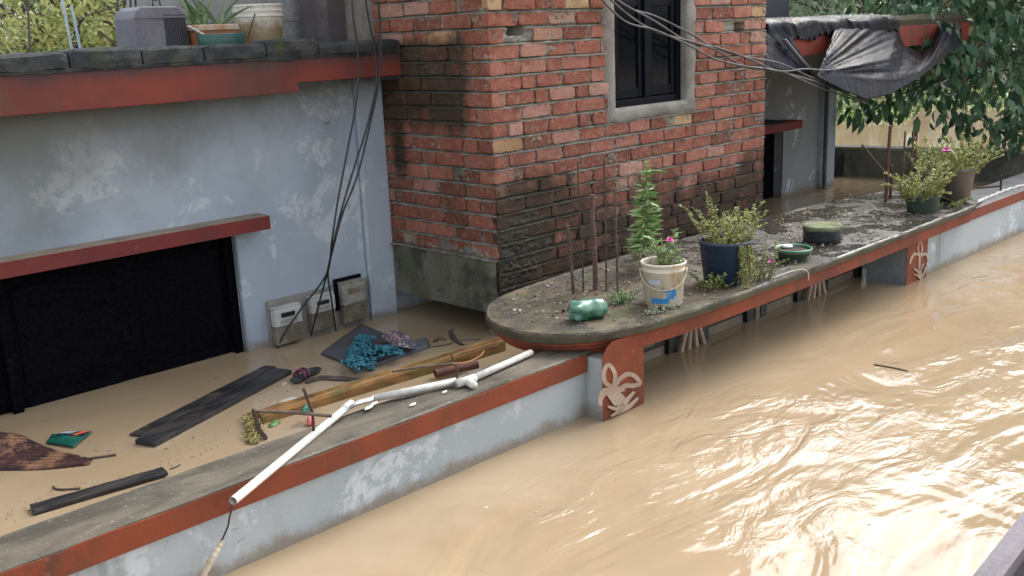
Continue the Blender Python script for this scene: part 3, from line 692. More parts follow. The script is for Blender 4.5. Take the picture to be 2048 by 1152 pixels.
# cloth lump on the hood
m = MB(); q = np.array([0.5*(7.4+pa[0])-.1, 5.2, pb[2]])
hl = MB(); rows = []
for i in range(10):
    t = i/9; r_ = .045*math.sin(math.pi*min(1, max(0, .12+.8*t)))+.01
    rows.append([(q[0]-1.0+t*1.55, q[1]+math.cos(a)*.08, q[2]+max(0, math.sin(a))*r_*1.6+.006*noise.noise(Vector((t*9, a, 0)))) for a in np.linspace(0, math.pi, 9)])
hl.grid(rows); tag(hl.build('plastic_sheet', M('black_plastic_scrap', (.008, .01, .02), .35, None, bump=.5, bsc=15, bd=.02), smooth=True), 'crumpled dark sheet lying on the small red door hood', 'plastic sheet')

TARP = None
def mat_tarp():
    t = NT('black_tarpaulin'); w = t.noise(9, 5, .55, 3.5, stretch=(1.2, 1, .45)); w2 = t.noise(30, 4, .6, 2)
    col = t.mix(t.ramp(t.noise(2.5, 4), .4, .62), (.003, .004, .013), (.012, .010, .011))
    return t.done(col, t.ramp(t.noise(6, 3), .3, .7, .30, .5), t.math('ADD', w, t.math('MULTIPLY', w2, .08)), .35, .025, spec=.15)
TARP = mat_tarp()
tp = empty('tarpaulin', (8.8, 4.1, 1.1), 'black plastic tarpaulin sagging from the roof edge of the house behind', 'tarpaulin')
def lerpc(C_, t):
    C_ = np.array(C_, float); d = np.r_[0, np.cumsum(np.linalg.norm(np.diff(C_, axis=0), axis=1))]; d /= d[-1]
    return np.array([np.interp(t, d, C_[:, 0]), np.interp(t, d, C_[:, 1])])
def fold(x, y, s): return .05*noise.noise(Vector((x*1.1, y*.35, s)))+.022*noise.noise(Vector((x*4.5-y*3, y*1.0, s+3)))
top = [(1672, 56), (1740, 54), (1796, 60), (1808, 90), (1843, 105), (1866, 84), (1880, 48), (1921, 46)]
bot = [(1634, 154), (1685, 180), (1732, 200), (1780, 189), (1822, 165), (1862, 138), (1900, 106), (1926, 86)]
rows = []
for i in range(49):
    v = i/48; row = []
    for j in range(121):
        u = j/120; a = lerpc(top, u); b = lerpc(bot, u)
        px = a+(b-a)*v
        Yd = 4.218-.33*math.sin(math.pi*min(v*.62, .5))*(.25+.75*math.sin(math.pi*min(max(u*.9+.08, 0), 1)))-.10*v
        w = math.sin(math.pi*min(1, v*1.2+.05))
        th = math.atan2(px[1]-150, px[0]-1625); rd = math.hypot(px[1]-150, px[0]-1625)
        ra = math.atan2(px[1]-30, 1905-px[0]+8); rb = math.hypot(px[1]-30, px[0]-1905)
        kk = sstep(200, 60, rb)
        fd = (.085*noise.noise(Vector((th*5, .004*rd, 1)))+.04*noise.noise(Vector((th*17, .004*rd, 5))))*(1-kk)+(.06*noise.noise(Vector((ra*6, .005*rb, 3)))+.03*noise.noise(Vector((ra*20, .005*rb, 9))))*kk
        p = at_y(px[0], px[1], Yd+fd*min(1, rd/90)*w+.3*fold(u*4, v*3, 1)*w)
        row.append(p)
    rows.append(row)
MB().sheet(rows, .004, (0, -1, 0)).build('sagging_sheet', TARP, tp, smooth=True)
rows = []
for i in range(15):
    v = i/14; row = []
    for j in range(15):
        u = j/14; a = np.array([1526+u*45, 62-u*2]); b = np.array([1526+u*108, 137+u*16]); px = a+(b-a)*v
        row.append(at_y(px[0], px[1], 4.215-.10*v+fold(u*3, v*4, 7)*math.sin(math.pi*v)*.9))
    rows.append(row)
MB().sheet(rows, .004, (0, -1, 0)).build('side_sheet', TARP, tp, smooth=True)
rows = []
xL, xRr = at_y(1535, 60, 4.2)[0], at_y(1800, 60, 4.2)[0]
for i in range(13):
    v = i/12; row = []
    for j in range(80):
        u = j/79; x = xL+(xRr-xL)*u
        zz = 1.60+.15*math.sin(min(1, v*1.6)*math.pi/2)+.035*noise.noise(Vector((u*9+v*2, v*.6, 2)))+.022*noise.noise(Vector((u*34+v*5, v*.8, 5)))-.02*(v < .1)*noise.noise(Vector((u*14, 0, 5)))
        yy = 4.205+.45*max(0, v-.35)+.03*noise.noise(Vector((u*28+v*3, v*.8, 3)))
        row.append((x, yy, zz))
    rows.append(row)
MB().sheet(rows, .004, (0, 0, 1)).build('roof_fold', TARP, tp, smooth=True)
MB().tube([at_y(1569, 80, 4.15), at_y(1600, 118, 4.12), at_y(1636, 155, 4.08)], .016, 8).build('rolled_edge', M('grey_pole', (.09, .09, .10), .5, None), tp, smooth=True)

# ------------------------------------------------------------------ cables
def cable(name, pts, r, mat_, label, group, cat_='cable', n=8):
    m = MB().tube(cat(pts, 10), r, n); return tag(m.build(name, mat_, smooth=True), label, cat_, group)
YC = 4.80
def cy(l, Y=None):
    n = len(l); return [at_y(x, y, (YC if Y is None else Y)+(.27*max(0, (y-480)/220) if Y is None else 0)) for x, y in l]
MC = CABLE
cable('power_cable', cy([(700, -60), (706, 30), (716, 110), (713, 200), (695, 300), (676, 400), (664, 480), (653, 548), (602, 618), (570, 665), (553, 700)]), .0058, MC, 'leftmost black cable looping down the blue wall to the left meter', 'meter cables')
cable('power_cable', cy([(722, -60), (735, 25), (750, 105), (752, 170), (735, 250), (710, 330), (683, 420), (665, 495), (654, 547), (640, 600), (622, 672)]), .0058, MC, 'middle black cable of three crossing down to the central meter', 'meter cables')
cable('power_cable', cy([(750, -60), (757, 20), (762, 90), (758, 160), (742, 240), (715, 350), (686, 425), (668, 490), (656, 545), (663, 600), (672, 662)]), .0058, MC, 'rightmost black cable running down beside the central meter', 'meter cables')
random.seed(5)
def bc(o, s_): 
    L = [(1195, -30), (1250, 18), (1310, 48), (1375, 78), (1430, 98), (1490, 122), (1560, 140), (1640, 166), (1732, 200)]
    out_ = []
    for i, (x, y) in enumerate(L):
        k = math.sin(i*1.9+s_*2.1)*7*(1 if i < 7 else .4); Y = np.interp(x, [1195, 1530, 1640, 1732], [4.02, 4.03, 4.0, 3.93])
        out_.append(at_y(x, y+o*(1-.09*i)+k, Y-.006*s_))
    return out_
for s_, (o, lb) in enumerate(((-14, 'uppermost grey cable of the bundle strung across the window'), (-3, 'second grey cable of the bundle strung across the window'), (9, 'third grey cable of the bundle strung across the window'), (20, 'lowest grey cable of the bundle strung across the window'))):
    cable('overhead_cable', bc(o, s_), .0065, GCABLE, lb, 'cables across the brick tower')
def bc2(): return [at_y(x, y, Y) for x, y, Y in ((1530, 137, 4.0), (1570, 143, 3.97), (1610, 138, 3.95), (1660, 140, 3.95), (1690, 128, 3.97))]
cable('overhead_cable', bc2(), .006, GCABLE, 'short grey cable tail below the tarpaulin edge', 'cables across the brick tower')

# ------------------------------------------------------------------ meter board
YB = 5.105
bd = [at_y(535, 605, YB), at_y(733, 556, YB)]
mb_ = empty('meter_board', (3.35, 5.1, -.3), 'grey board on the blue wall carrying three meters, foot under water', 'meter board')
MB().box((bd[0][0], YB, -.3), (bd[1][0], 5.1365, bd[0][2])).build('board', M('grey_cement_board', (.29, .275, .245), .85, (.23, .215, .185), 5, c3=(.16, .14, .11), sc3=3, bump=.3), mb_, bevel=.004)
MB().box((at_y(667, 600, YB)[0]-.004, YB-.003, -.3), (at_y(667, 600, YB)[0]+.004, YB-.0005, bd[0][2])).build('joint_strip', M('joint_grey', (.36, .34, .31), .8), mb_)
MGREY = M('meter_grey', (.36, .34, .29), .5, (.24, .22, .18), 14, bump=.1); MWH = M('meter_white', (.55, .56, .53), .4, (.42, .42, .38), 14, bump=.1); MCL = M('dirty_clear_cover', (.15, .125, .09), .3, (.24, .21, .16), 10, bump=.1)
DKS = M('display_dark', (.02, .025, .025), .3)
for (ax, ay, w, h, mt, lb) in ((575, 632, 44, 34, MWH, 'cream electricity meter at the left of the board, half silted'), (645, 608, 40, 30, MWH, 'white electricity meter in the middle of the board'), (707, 586, 40, 42, MGREY, 'grey electricity meter with black back plate at the right of the board')):
    c = at_y(ax, ay, 5.05); k = mpp(c)*1.03; W_, H_ = w*k/math.cos(rad(44)), h*k
    e_ = empty('electricity_meter', (c[0], 5.08, c[2]-H_-.14), lb, 'meter', 'electricity meters on the grey board')
    if mt is MGREY:
        MB().box((c[0]-W_*.62, 5.088, c[2]-H_*.75), (c[0]+W_*.55, 5.1045, c[2]+H_*.75)).build('back_plate', NAVY, e_, bevel=.006)
    MB().box((c[0]-W_/2, 5.035, c[2]-H_/2), (c[0]+W_/2, 5.086, c[2]+H_/2)).build('casing', mt, e_, bevel=.008, seg=3)
    MB().box((c[0]-W_*.47, 5.048, c[2]-H_/2-.115), (c[0]+W_*.47, 5.10, c[2]-H_/2-.002)).build('terminal_cover', MCL, e_, bevel=.008, seg=3)
    MB().box((c[0]-W_*.28, 5.031, c[2]+H_*.02), (c[0]+W_*.22, 5.0348, c[2]+H_*.28)).build('display', DKS if mt is not MGREY else MCL, e_)
    MB().box((c[0]-W_*.32, 5.0325, c[2]-H_*.36), (c[0]+W_*.34, 5.0348, c[2]-H_*.12)).build('label_plate', M('meter_label', (.42, .41, .38), .5, (.22, .21, .2), 160, lo=.5, hi=.56), e_)
    for sx in (-.38, .38): MB().lathe([(.004, 0), (.004, .003), (.001, .004)], (c[0]+W_*sx, 5.047, c[2]-H_/2-.03), 10).build('seal_screw', DKS, e_)
    MB().box((c[0]-W_*.5, 5.045, c[2]+H_*.5+.001), (c[0]+W_*.5, 5.09, c[2]+H_*.5+.012)).build('top_rim', mt, e_, bevel=.003)
# ------------------------------------------------------------------ things on the canopy
def vbar(name, px, py, ytop, r, label, group, mat_=RUST, z=None, lean=0, cat_='rebar', plane=ZS):
    P = at_z(px, py, plane); h = ht(P, ytop); pts = []; n_ = max(6, int((h-plane)/.008)) if r > .006 else 12
    for i in range(n_+1):
        t = i/n_; pts.append((P[0]+lean*t+.004*noise.noise(Vector((px, t*2, 0))), P[1]+.004*noise.noise(Vector((px, t*2, 5))), plane-.01+(h-plane+.01)*t))
    R = [r*(1.12 if i % 2 else .92) for i in range(n_+1)] if r > .006 else [r]*(n_+1)
    return tag(MB().tube(pts, R, 8).build(name, mat_, smooth=False), label, cat_, group)
g_ = 'rebars sticking up near the rounded end of the canopy'
RU2 = M('brown_rebar', (.085, .06, .048), .85, (.14, .105, .075), 40, bump=.4, bsc=200, bd=.002)
vbar('rebar', 1147, 586, 449, .009, 'short stubby rebar, leftmost of the cluster on the canopy end', g_, RU2, lean=-.03)
vbar('rebar', 1167, 582, 320, .0045, 'tall thin rebar between the stubby bar and the thick ribbed bar', g_, RUST, lean=-.02)
vbar('rebar', 1191, 580, 389, .0135, 'thickest ribbed rusty rebar in the middle of the cluster', g_, M('pink_rust', (.15, .085, .07), .85, (.09, .055, .045), 40, c3=(.22, .15, .12), sc3=30, bump=.5, bsc=150, bd=.002), lean=-.01)
vbar('rebar', 1213, 582, 317, .0045, 'tallest thin rebar, fourth from the left in the cluster', g_, RUST)
vbar('rebar', 1236, 588, 375, .006, 'rightmost rebar of the cluster, with a pale upper half', g_, RU2, lean=-.012)
p = at_z(1150, 590, ZS+.012); q = at_z(1127, 622, ZS+.012)
tag(MB().tube([p+[.03, .01, .02], p, (p+q)/2+[0, 0, .006], q], .009, 8).build('rebar', RUST), 'bent rebar stub lying toward the rounded edge left of the bottle', 'rebar')
p = at_z(1150, 556, ZS+.11)
tag(MB().tube(cat([p+[-.02, 0, .02], p+[.02, 0, -.02], p+[.05, .02, .01], p+[.08, .02, -.01], p+[.07, .0, .03]], 5), .0022, 5).build('binding_wire', GCABLE), 'loose grey wire twisted round the two left rebars', 'wire')
# crumpled bottle
def bottle():
    c = at_z(1180, 637, ZS); t = NT('green_crumpled_plastic')
    col = t.mix(t.ramp(t.noise(9, 3, off=(2, 2, 2)), .35, .65), (.004, .07, .033), (.13, .27, .19)); mt = t.done(col, .22, t.noise(16, 3), .25, .01, spec=.7)
    ax = np.array([math.cos(-.35), math.sin(-.35), 0]); sd_ = np.array([-ax[1], ax[0], 0]); up = np.array([0, 0, 1.])
    R = .052; prof = [(-.100, .004), (-.096, .012), (-.100, .026), (-.092, .041), (-.074, .050), (-.04, .052), (-.01, .049), (.02, .052), (.045, .051), (.062, .047), (.072, .038), (.08, .034)]
    P = cat([(a, b, 0) for a, b in prof], 3); vs = []; n_ = 40
    for i, (a, b, _) in enumerate(P):
        for k in range(n_):
            th = 2*math.pi*k/n_; lobe = 1+(.34*max(0, -(a+.062)/.035))*(math.cos(5*th)) if a < -.062 else 1
            rr = b*lobe*(1+.035*noise.noise(Vector((math.cos(th)*1.3, math.sin(th)*1.3, a*18))))*(1-.03*math.exp(-((a-.01)/.006)**2)-.03*math.exp(-((a-.045)/.006)**2))
            zz = max(-R*.86, math.sin(th)*rr)
            vs.append(np.array(c)+ax*(a-.004*abs(math.cos(2.5*th))*(a < -.07))+sd_*math.cos(th)*rr+up*(R*.87+zz))
    m = MB().add(vs, [(i*n_+k, i*n_+(k+1) % n_, (i+1)*n_+(k+1) % n_, (i+1)*n_+k) for i in range(len(P)-1) for k in range(n_)]+[tuple(range(n_-1, -1, -1)), tuple((len(P)-1)*n_+k for k in range(n_))])
    tag(m.build('plastic_bottle', mt, smooth=True), 'crumpled cut green plastic bottle lying on the rounded end of the canopy', 'bottle')
bottle()
# ------------------------------------------------------------------ plants
LG = leafmat('yellow_green_leaf', (.17, .21, .06), (.46, .49, .20), (.5, .38, .18), trans=.25)
LG2 = leafmat('olive_leaf', (.12, .15, .045), (.30, .32, .12), (.35, .28, .12), trans=.1)
LF = leafmat('fresh_leaf', (.10, .19, .06), (.28, .40, .16), (.5, .55, .3), trans=.15)
STEM = M('plant_stem', (.22, .20, .08), .7, (.16, .10, .06), 30, bump=.1)
PINK = M('magenta_petal', (.62, .02, .33), .5, (.78, .06, .48), 60, bump=.1)
SOIL = M('wet_soil', (.045, .035, .025), .95, (.09, .07, .05), 30, bump=.9, bsc=60, bd=.01)
def sprigs(fol, stm, base, n, rad0, L, spread, leaf, dens=90, droop=0, up=1., wr=.38, bias=(0, 0, 0)):
    """n soft stems from a disc round base, each clad in small leaves"""
    for i in range(n):
        a = random.uniform(0, 6.283); r_ = rad0*math.sqrt(random.random()); b0 = np.array(base, float)+[r_*math.cos(a), r_*math.sin(a), 0]
        out_ = np.array([math.cos(a), math.sin(a), 0])*spread*(.3+r_/(rad0+1e-6)*.7)*random.uniform(.5, 1.3)+np.array(bias)
        l = L*random.choice((.45, .7, .85, 1.0, 1.0, 1.25))*random.uniform(.85, 1.1); pts = [b0]; d = np.array([0, 0, up])+out_+np.random.normal(0, .15, 3); d /= np.linalg.norm(d)
        k = 7
        for j in range(k):
            d = d+np.array([0, 0, -droop])+np.random.normal(0, .10, 3); d /= np.linalg.norm(d); pts.append(pts[-1]+d*l/k)
        stm.tube(pts, np.linspace(.0022, .0010, k+1), 5)
        N = int(l*dens*3); N = max(N, 8); t = np.random.rand(N)**.8*k; ii = np.minimum(t.astype(int), k-1); fr_ = (t-ii)[:, None]; A = np.array(pts)
        Pp = A[ii]*(1-fr_)+A[ii+1]*fr_; Dd = np.random.normal(size=(N, 3)); Dd[:, 2] = np.abs(Dd[:, 2])*.6+.25
        fol.leaves(Pp, Dd, leaf*np.random.uniform(.6, 1.15, N), wr, .1)
def flower(c, r_, parent, nm='flower'):
    m = MB()
    for k in range(6):
        a = k*1.047+random.random()*.3; d = np.array([math.cos(a), math.sin(a), 0]); s_ = np.array([-d[1], d[0], 0]); c_ = np.array(c, float)
        rows = [[c_+d*r_*t+s_*w*r_*u+np.array([0, 0, r_*(.35*t+.15*math.sin(3*t)-.12*abs(u))]) for u in (-1, -.4, .4, 1)] for t, w in ((0, .05), (.35, .32), (.7, .45), (1, .28))]
        m.grid(rows)
    for k in range(6):
        a = k*1.047+.5; d = np.array([math.cos(a)*.5, math.sin(a)*.5, 0]); s_ = np.array([-d[1], d[0], 0])*1.6; c_ = np.array(c, float)+[0, 0, r_*.2]
        m.grid([[c_+d*r_*t*1.2+s_*w*r_*u*.7+np.array([0, 0, r_*(.6*t)]) for u in (-1, 0, 1)] for t, w in ((0, .05), (.6, .45), (1, .3))])
    return m.build(nm, PINK, parent, smooth=True)
def pot_profile(r0, r1, h, rim, th=.004, rimh=.018):
    return [(r0*.93, 0), (r0, .004), (r1, h-rimh), (r1+rim, h-rimh+.002), (r1+rim, h-.003), (r1+rim-.002, h), (r1-th, h), (r1-th-.002, h-.01), (r1-th-.008, h-.035)]
# white bucket with blue print
def bucket():
    B = at_z(1327, 606, ZS); k = mpp(B); r0, r1 = 38*k, 43.5*k; h = (ht(B+np.array([0, 0, 0]), 520)-ZS)*.985
    e_ = empty('potted_plant', B, 'dirty white bucket with blue print holding a pink flowering plant', 'potted plant')
    t = NT('dirty_white_bucket'); ang = t.n('Mapping')
    sx = t.n('VectorMath', operation='SUBTRACT'); t.L(t.pos, sx.inputs[0]); sx.inputs[1].default_value = tuple(B)
    col = t.mix(t.ramp(t.noise(14, 5, .65, stretch=(1, 1, .3)), .45, .68), (.62, .57, .48), (.42, .30, .16))
    col = t.mix(t.ramp(t.noise(25, 4, off=(3, 3, 3)), .62, .72, 0, .6), col, (.22, .13, .07))
    mt = t.done(col, .5, t.noise(50, 4), .15, .003)
    pf = [(r0*.95, 0), (r0, .005), (r0+(r1-r0)*.80, h*.80), (r1*1.0, h*.805), (r1*1.0, h*.83), (r0+(r1-r0)*.88, h*.835), (r1*.985, h*.93), (r1*1.045, h*.935), (r1*1.05, h*.985), (r1*1.03, h), (r1*.98, h), (r1*.96, h*.96), (r1*.94, h*.8)]
    bk = MB().lathe(pf, B, 56, cap0=True).build('bucket', mt, e_, smooth=True)
    MB().lathe([(r1*.945, h*.82), (r1*.5, h*.84), (0.001, h*.85)], B, 40, cap0=False, wob=.1).build('soil', SOIL, e_)
    # blue print: curved patches hugging the side
    BL = M('blue_print', (.03, .22, .52), .5, (.12, .33, .58), 30, lo=.5, hi=.7, bump=.1)
    face = math.atan2(-B[1], -B[0])
    def patch(a0, a1, z0, z1, sk=0):
        rows = []
        for i in range(9):
            zz = z0+(z1-z0)*i/8; rr = (r0+(r1-r0)*.80*(zz/h)/.80)+.0012
            rows.append([(B[0]+rr*math.cos(face+a0+(a1-a0)*j/14+sk*zz), B[1]+rr*math.sin(face+a0+(a1-a0)*j/14+sk*zz), B[2]+zz) for j in range(15)])
        return rows
    m = MB(); m.grid(patch(-.62, .30, h*.10, h*.22)[:]); m.grid(patch(.15, .55, h*.20, h*.34)); m.grid(patch(-.02, .62, h*.36, h*.44)); m.grid(patch(.42, .66, h*.26, h*.40))
    m.build('printed_mark', BL, bk)
    MB().grid(patch(-.75, -.15, h*.55, h*.66)).build('printed_mark', M('faded_blue_print', (.42, .50, .55), .6, (.55, .55, .50), 20), bk)
    hp = []
    for i in range(25):
        a = math.pi*i/24; th = face-1.45+2.9*i/24; rr = r1*1.06+.008*math.sin(a)
        hp.append((B[0]+rr*math.cos(th), B[1]+rr*math.sin(th), B[2]+h*.86-h*.42*math.sin(a)**.8))
    MB().tube(hp, .0032, 6).build('handle', M('yellowed_handle', (.55, .45, .30), .5), bk, smooth=True)
    f = MB(); s_ = MB(); T = B+np.array([0, 0, h*.85])
    random.seed(21); sprigs(f, s_, T, 9, r1*.5, .14, .35, .028, 70, .02, wr=.30); sprigs(f, s_, T+np.array([.02, 0, 0]), 5, r1*.3, .17, .9, .035, 60, .05, wr=.3, bias=(.35, -.35, 0))
    f.build('foliage', LF, e_); s_.build('stem', STEM, e_)
    c = at_y(1340, 483, T[1]); flower(c, .024, e_)
bucket()
# tall feathery plant growing behind the bucket
def tall_plant():
    B = at_z(1292, 548, ZS)+np.array([.05, .06, 0]); top = ht(B, 316); h = top-ZS; m = MB(); P = []; D = []; L = []; s_ = MB(); pts = []
    e_ = empty('tall_plant', B, 'tall slender green plant with many narrow leaves standing before the bricks', 'plant')
    for i in range(16):
        t = i/15; pts.append(B+np.array([.02*math.sin(t*3), .02*math.cos(t*2)-.02, h*t]))
    s_.tube(pts, np.linspace(.005, .0015, 16), 6); A = np.array(pts)
    random.seed(9); np.random.seed(9)
    for i in range(330):
        t = .16+.84*random.random(); j = min(14, int(t*15)); q = A[j]+(A[j+1]-A[j])*(t*15-j); a = random.uniform(0, 6.283)
        w = (.125*(1-t)**.7+.035) if t < .93 else .03; D.append((math.cos(a), math.sin(a), random.uniform(-.12, .38))); L.append(w*random.uniform(.55, 1.0)); P.append(q)
    for k in range(3):
        a = -.6+k*.3; D.append((math.cos(a-.4), math.sin(a-.4), .1)); L.append(.13); P.append(A[13])
    m.leaves(P, D, np.array(L), .17, .12); m.build('foliage', leafmat('tall_plant_leaf', (.11, .22, .06), (.34, .46, .18), (.5, .56, .3), trans=.15), e_); s_.build('stem', STEM, e_)
tall_plant()
def potted(pxc, pyb, ytop, wtop, wbot, mt, label, rim=.004, seed=1, plants=(), soil=.04, name='potted_plant', cat_='potted plant', potname='pot', lathewob=0, base=None):
    B = at_z(pxc, pyb, ZS) if base is None else base; k = mpp(B); r0, r1 = wbot*k/2, wtop*k/2; B = B+np.array([.70, .72, 0])*r0*.55
    h = ht(B, ytop)-ZS
    e_ = empty(name, B, label, cat_); MB().lathe(pot_profile(r0, r1, h, rim), B, 56, wob=lathewob).build(potname, mt, e_, smooth=True)
    MB().lathe([(r1-.006, h-soil), (r1*.5, h-soil+.008), (.001, h-soil+.006)], B, 36, cap0=False, wob=.1).build('soil', SOIL, e_)
    random.seed(seed); np.random.seed(seed)
    f = MB(); s_ = MB()
    for pl_ in plants:
        T = B+np.array(pl_[0])+np.array([0, 0, h-soil]); sprigs(f, s_, T, *pl_[1:7], **pl_[7])
    if plants: f.build('foliage', LG, e_); s_.build('stem', STEM, e_)
    return e_, B, h, r1
NVP = M('navy_plastic_pot', (.022, .045, .10), .4, (.035, .06, .11), 6, bump=.08, spec=.45)
e_, B, h, r1 = potted(1455, 569, 478, 104, 84, NVP, 'large navy blue pot overflowing with yellow green succulent stems', rim=.006, seed=4, plants=(((0, 0, 0), 44, .11, .21, .55, .017, 110, dict(droop=.01)), ((.04, -.03, .02), 26, .09, .15, .6, .017, 120, dict(droop=.05))))
f = MB(); s_ = MB()   # stems spilling over the right front of the pot
random.seed(14); np.random.seed(14)
for i in range(16):
    a0 = math.atan2(-B[1], -B[0])+.75+random.uniform(-.28, .35); b = B+np.array([math.cos(a0)*r1*1.0, math.sin(a0)*r1*1.0, h-.01]); pts = [b+[0, 0, .01]]; L_ = random.uniform(.12, h+.02)
    for j in range(8): pts.append(b+np.array([math.cos(a0)*(.012+.004*j), math.sin(a0)*(.012+.004*j), -L_*(j+1)/8])+np.random.normal(0, .005, 3))
    s_.tube(pts, .0016, 5); A = np.array(pts); N = 75; t = np.random.rand(N)*8; ii = t.astype(int); fr_ = (t-ii)[:, None]
    f.leaves(A[ii]*(1-fr_)+A[ii+1]*fr_, np.random.normal(size=(N, 3))+[0, 0, .2], np.random.uniform(.009, .018, N), .4, .1)
f.build('trailing_foliage', LG, e_); s_.build('trailing_stem', STEM, e_)
def clump(px, py, n, rad0, L, spread, leaf, label, mt=LG2, seed=2, fl=None, elong=None, nm='succulent', droop=.03, up=1., dens=110):
    B = at_z(px, py, ZS); random.seed(seed); np.random.seed(seed); e_ = empty(nm, B, label, 'plant'); f = MB(); s_ = f
    if elong:
        for i in range(elong[0]): sprigs(f, s_, B+np.array([elong[1]*(i/(elong[0]-1)-.5), elong[2]*(i/(elong[0]-1)-.5), 0]), n, rad0, L, spread, leaf, dens, droop, up)
    else: sprigs(f, s_, B, n, rad0, L, spread, leaf, dens, droop, up)
    f.build('foliage', mt, e_)
    if fl: flower(at_y(fl[0], fl[1], B[1]-.02), .02, e_)
clump(1440, 574, 12, .045, .085, .8, .022, 'olive succulent clump creeping at the foot of the navy pot', seed=31, elong=(3, .16, -.02))
clump(1520, 560, 9, .03, .17, .55, .013, 'straggly succulent with one magenta flower right of the navy pot', mt=LG2, seed=33, fl=(1542, 526), elong=(2, .07, -.02))
clump(1243, 606, 16, .03, .065, 1.0, .012, 'small pale green weed beside the crumpled bottle', mt=LF, seed=35, elong=(2, .05, 0))
clump(1318, 622, 10, .03, .022, 1.6, .018, 'low pale weed at the front foot of the white bucket', mt=leafmat('pale_weed', (.25, .30, .20), (.45, .48, .36)), seed=37, elong=(3, .09, -.01), up=.3)
clump(1280, 520, 14, .04, .10, .7, .016, 'olive weed behind the white bucket near the slab edge', mt=LG2, seed=38)
# green translucent bowl with soil
e_, B, h, r1 = potted(1590, 522, 497, 70, 52, M('green_bowl_plastic', (.05, .11, .07), .3, (.10, .14, .09), 8, c3=(.16, .13, .09), sc3=10, bump=.1), 'shallow green plastic bowl of wet soil beside the black tub', rim=.005, soil=.012, name='soil_bowl', cat_='bowl', potname='bowl')
MB().lathe([(r1+.006, h-.001), (r1+.009, h+.003), (r1+.004, h+.007), (r1-.001, h+.002)], B, 48, cap0=False).build('rim', M('bright_green_rim', (.05, .26, .13), .35, (.12, .33, .2), 20), e_, smooth=True)
MB().lathe([(.001, 0), (.028, 0), (.032, .006), (.028, .012), (.001, .013)], B+np.array([.02, .05, h-.002]), 20, cap0=False).build('shell_scrap', M('white_scrap', (.75, .75, .72), .5), e_, smooth=True)
# black tub with moss
B = at_z(1649, 486, ZS); k = mpp(B); B = B+np.array([.7, .72, 0])*.05; h = ht(B, 452)-ZS
e_ = empty('moss_tub', B, 'round black rubber tub filled level with pale moss', 'tub')
r1 = 38*k
MB().lathe([(r1*.88, 0), (r1*.97, .01), (r1*1.0, .03), (r1*.96, h*.55), (r1*1.0, h*.75), (r1*.98, h-.004), (r1*.95, h), (r1*.93, h-.01)], B, 48).build('tub', M('black_rubber', (.014, .018, .022), .35, (.04, .042, .04), 8, bump=.2, spec=.5), e_, smooth=True)
MB().lathe([(r1*.97, h-.02), (r1*1.01, h-.004), (r1*.99, h+.008), (r1*.9, h+.012), (r1*.5, h+.010), (.001, h+.012)], B, 56, cap0=False, wob=.06).build('moss', M('pale_moss', (.17, .20, .10), .95, (.27, .28, .18), 25, c3=(.10, .11, .06), sc3=14, bump=.9, bsc=120, bd=.008), e_)
# three far pots
GP = M('grey_green_pot', (.085, .12, .095), .6, (.06, .085, .07), 5, bump=.15); GP2 = M('grey_mauve_pot', (.20, .18, .17), .7, (.15, .14, .14), 6, bump=.2)
e1 = potted(1850, 426, 388, 66, 56, GP, 'low grey green pot with sprawling succulents at the far end of the canopy', seed=41, plants=(((0, 0, 0), 26, .10, .22, .7, .024, 90, dict(droop=.05)), ((-.08, .02, .0), 26, .08, .26, .6, .026, 110, dict(droop=.14))))
potted(1893, 398, 345, 68, 52, GP2, 'tall mauve grey pot of bushy yellow green stems behind the low pot', seed=43, plants=(((0, 0, 0), 40, .13, .27, .7, .024, 90, dict(droop=.03)),), base=at_z(1887, 397, ZS))
e3, B, h, r1 = potted(1920, 402, 336, 60, 46, M('brown_grey_pot', (.20, .165, .14), .7, (.14, .12, .11), 6, bump=.2), 'rightmost tall brownish pot with a magenta flower and trailing stems', seed=44, plants=(((0, 0, 0), 34, .13, .23, .8, .024, 90, dict(droop=.04)), ((-.1, .05, 0), 18, .1, .27, .6, .024, 90, dict(droop=.03))))
flower(at_y(1893, 303, B[1]), .035, e3)
clump(1903, 408, 7, .05, .10, 1.2, .02, 'sparse trailing stems lying at the foot of the tall pots', mt=LG, seed=46, elong=(2, .2, 0), up=.3)
# rebars at the far end
g_ = 'rebars near the far end of the canopy'
vbar('rebar', 1771, 404, 252, .0125, 'thick rust brown rebar, leftmost at the far end of the canopy', g_, M('red_rust', (.15, .06, .04), .8, (.09, .05, .04), 30, bump=.4), lean=.02)
vbar('rebar', 1780, 398, 330, .010, 'short rebar right behind the thick far rebar', g_, RUST)
vbar('rebar', 1804, 392, 262, .008, 'yellow brown rebar tied by a crossbar to its neighbours', g_, M('ochre_rust', (.20, .13, .06), .8, (.13, .09, .06), 30))
vbar('rebar', 1820, 390, 261, .008, 'middle rebar of the tied pair behind the succulent pots', g_, M('ochre_rust', (.20, .13, .06), .8, (.13, .09, .06), 30))
vbar('rebar', 1827, 392, 261, .006, 'right rebar of the tied pair behind the succulent pots', g_, RUST)
P = at_z(1804, 392, ZS); z_ = ht(P, 296); Q = at_z(1829, 392, ZS)
tag(MB().tube([(P[0]-.02, P[1]-.014, z_), (Q[0]+.02, Q[1]-.012, ht(Q, 296))], .005, 6).build('tie_bar', RUST), 'short rusty crossbar tying the far rebars together', 'rebar')
P = at_z(1797, 379, ZS); U = at_y(1724, 290, P[1]+.12)
tag(MB().tube([P, U], .010, 8).build('rebar', RU2), 'rebar leaning steeply left at the far end of the canopy', 'rebar', g_)
P = at_z(2001, 381, .37); vt = ht(P, 351)
tag(MB().tube([at_z(1955, 376, .40), P+[0, 0, .035]], .008, 8).build('rebar', DKIRON), 'dark bar lying level on the right wall coping', 'rebar')
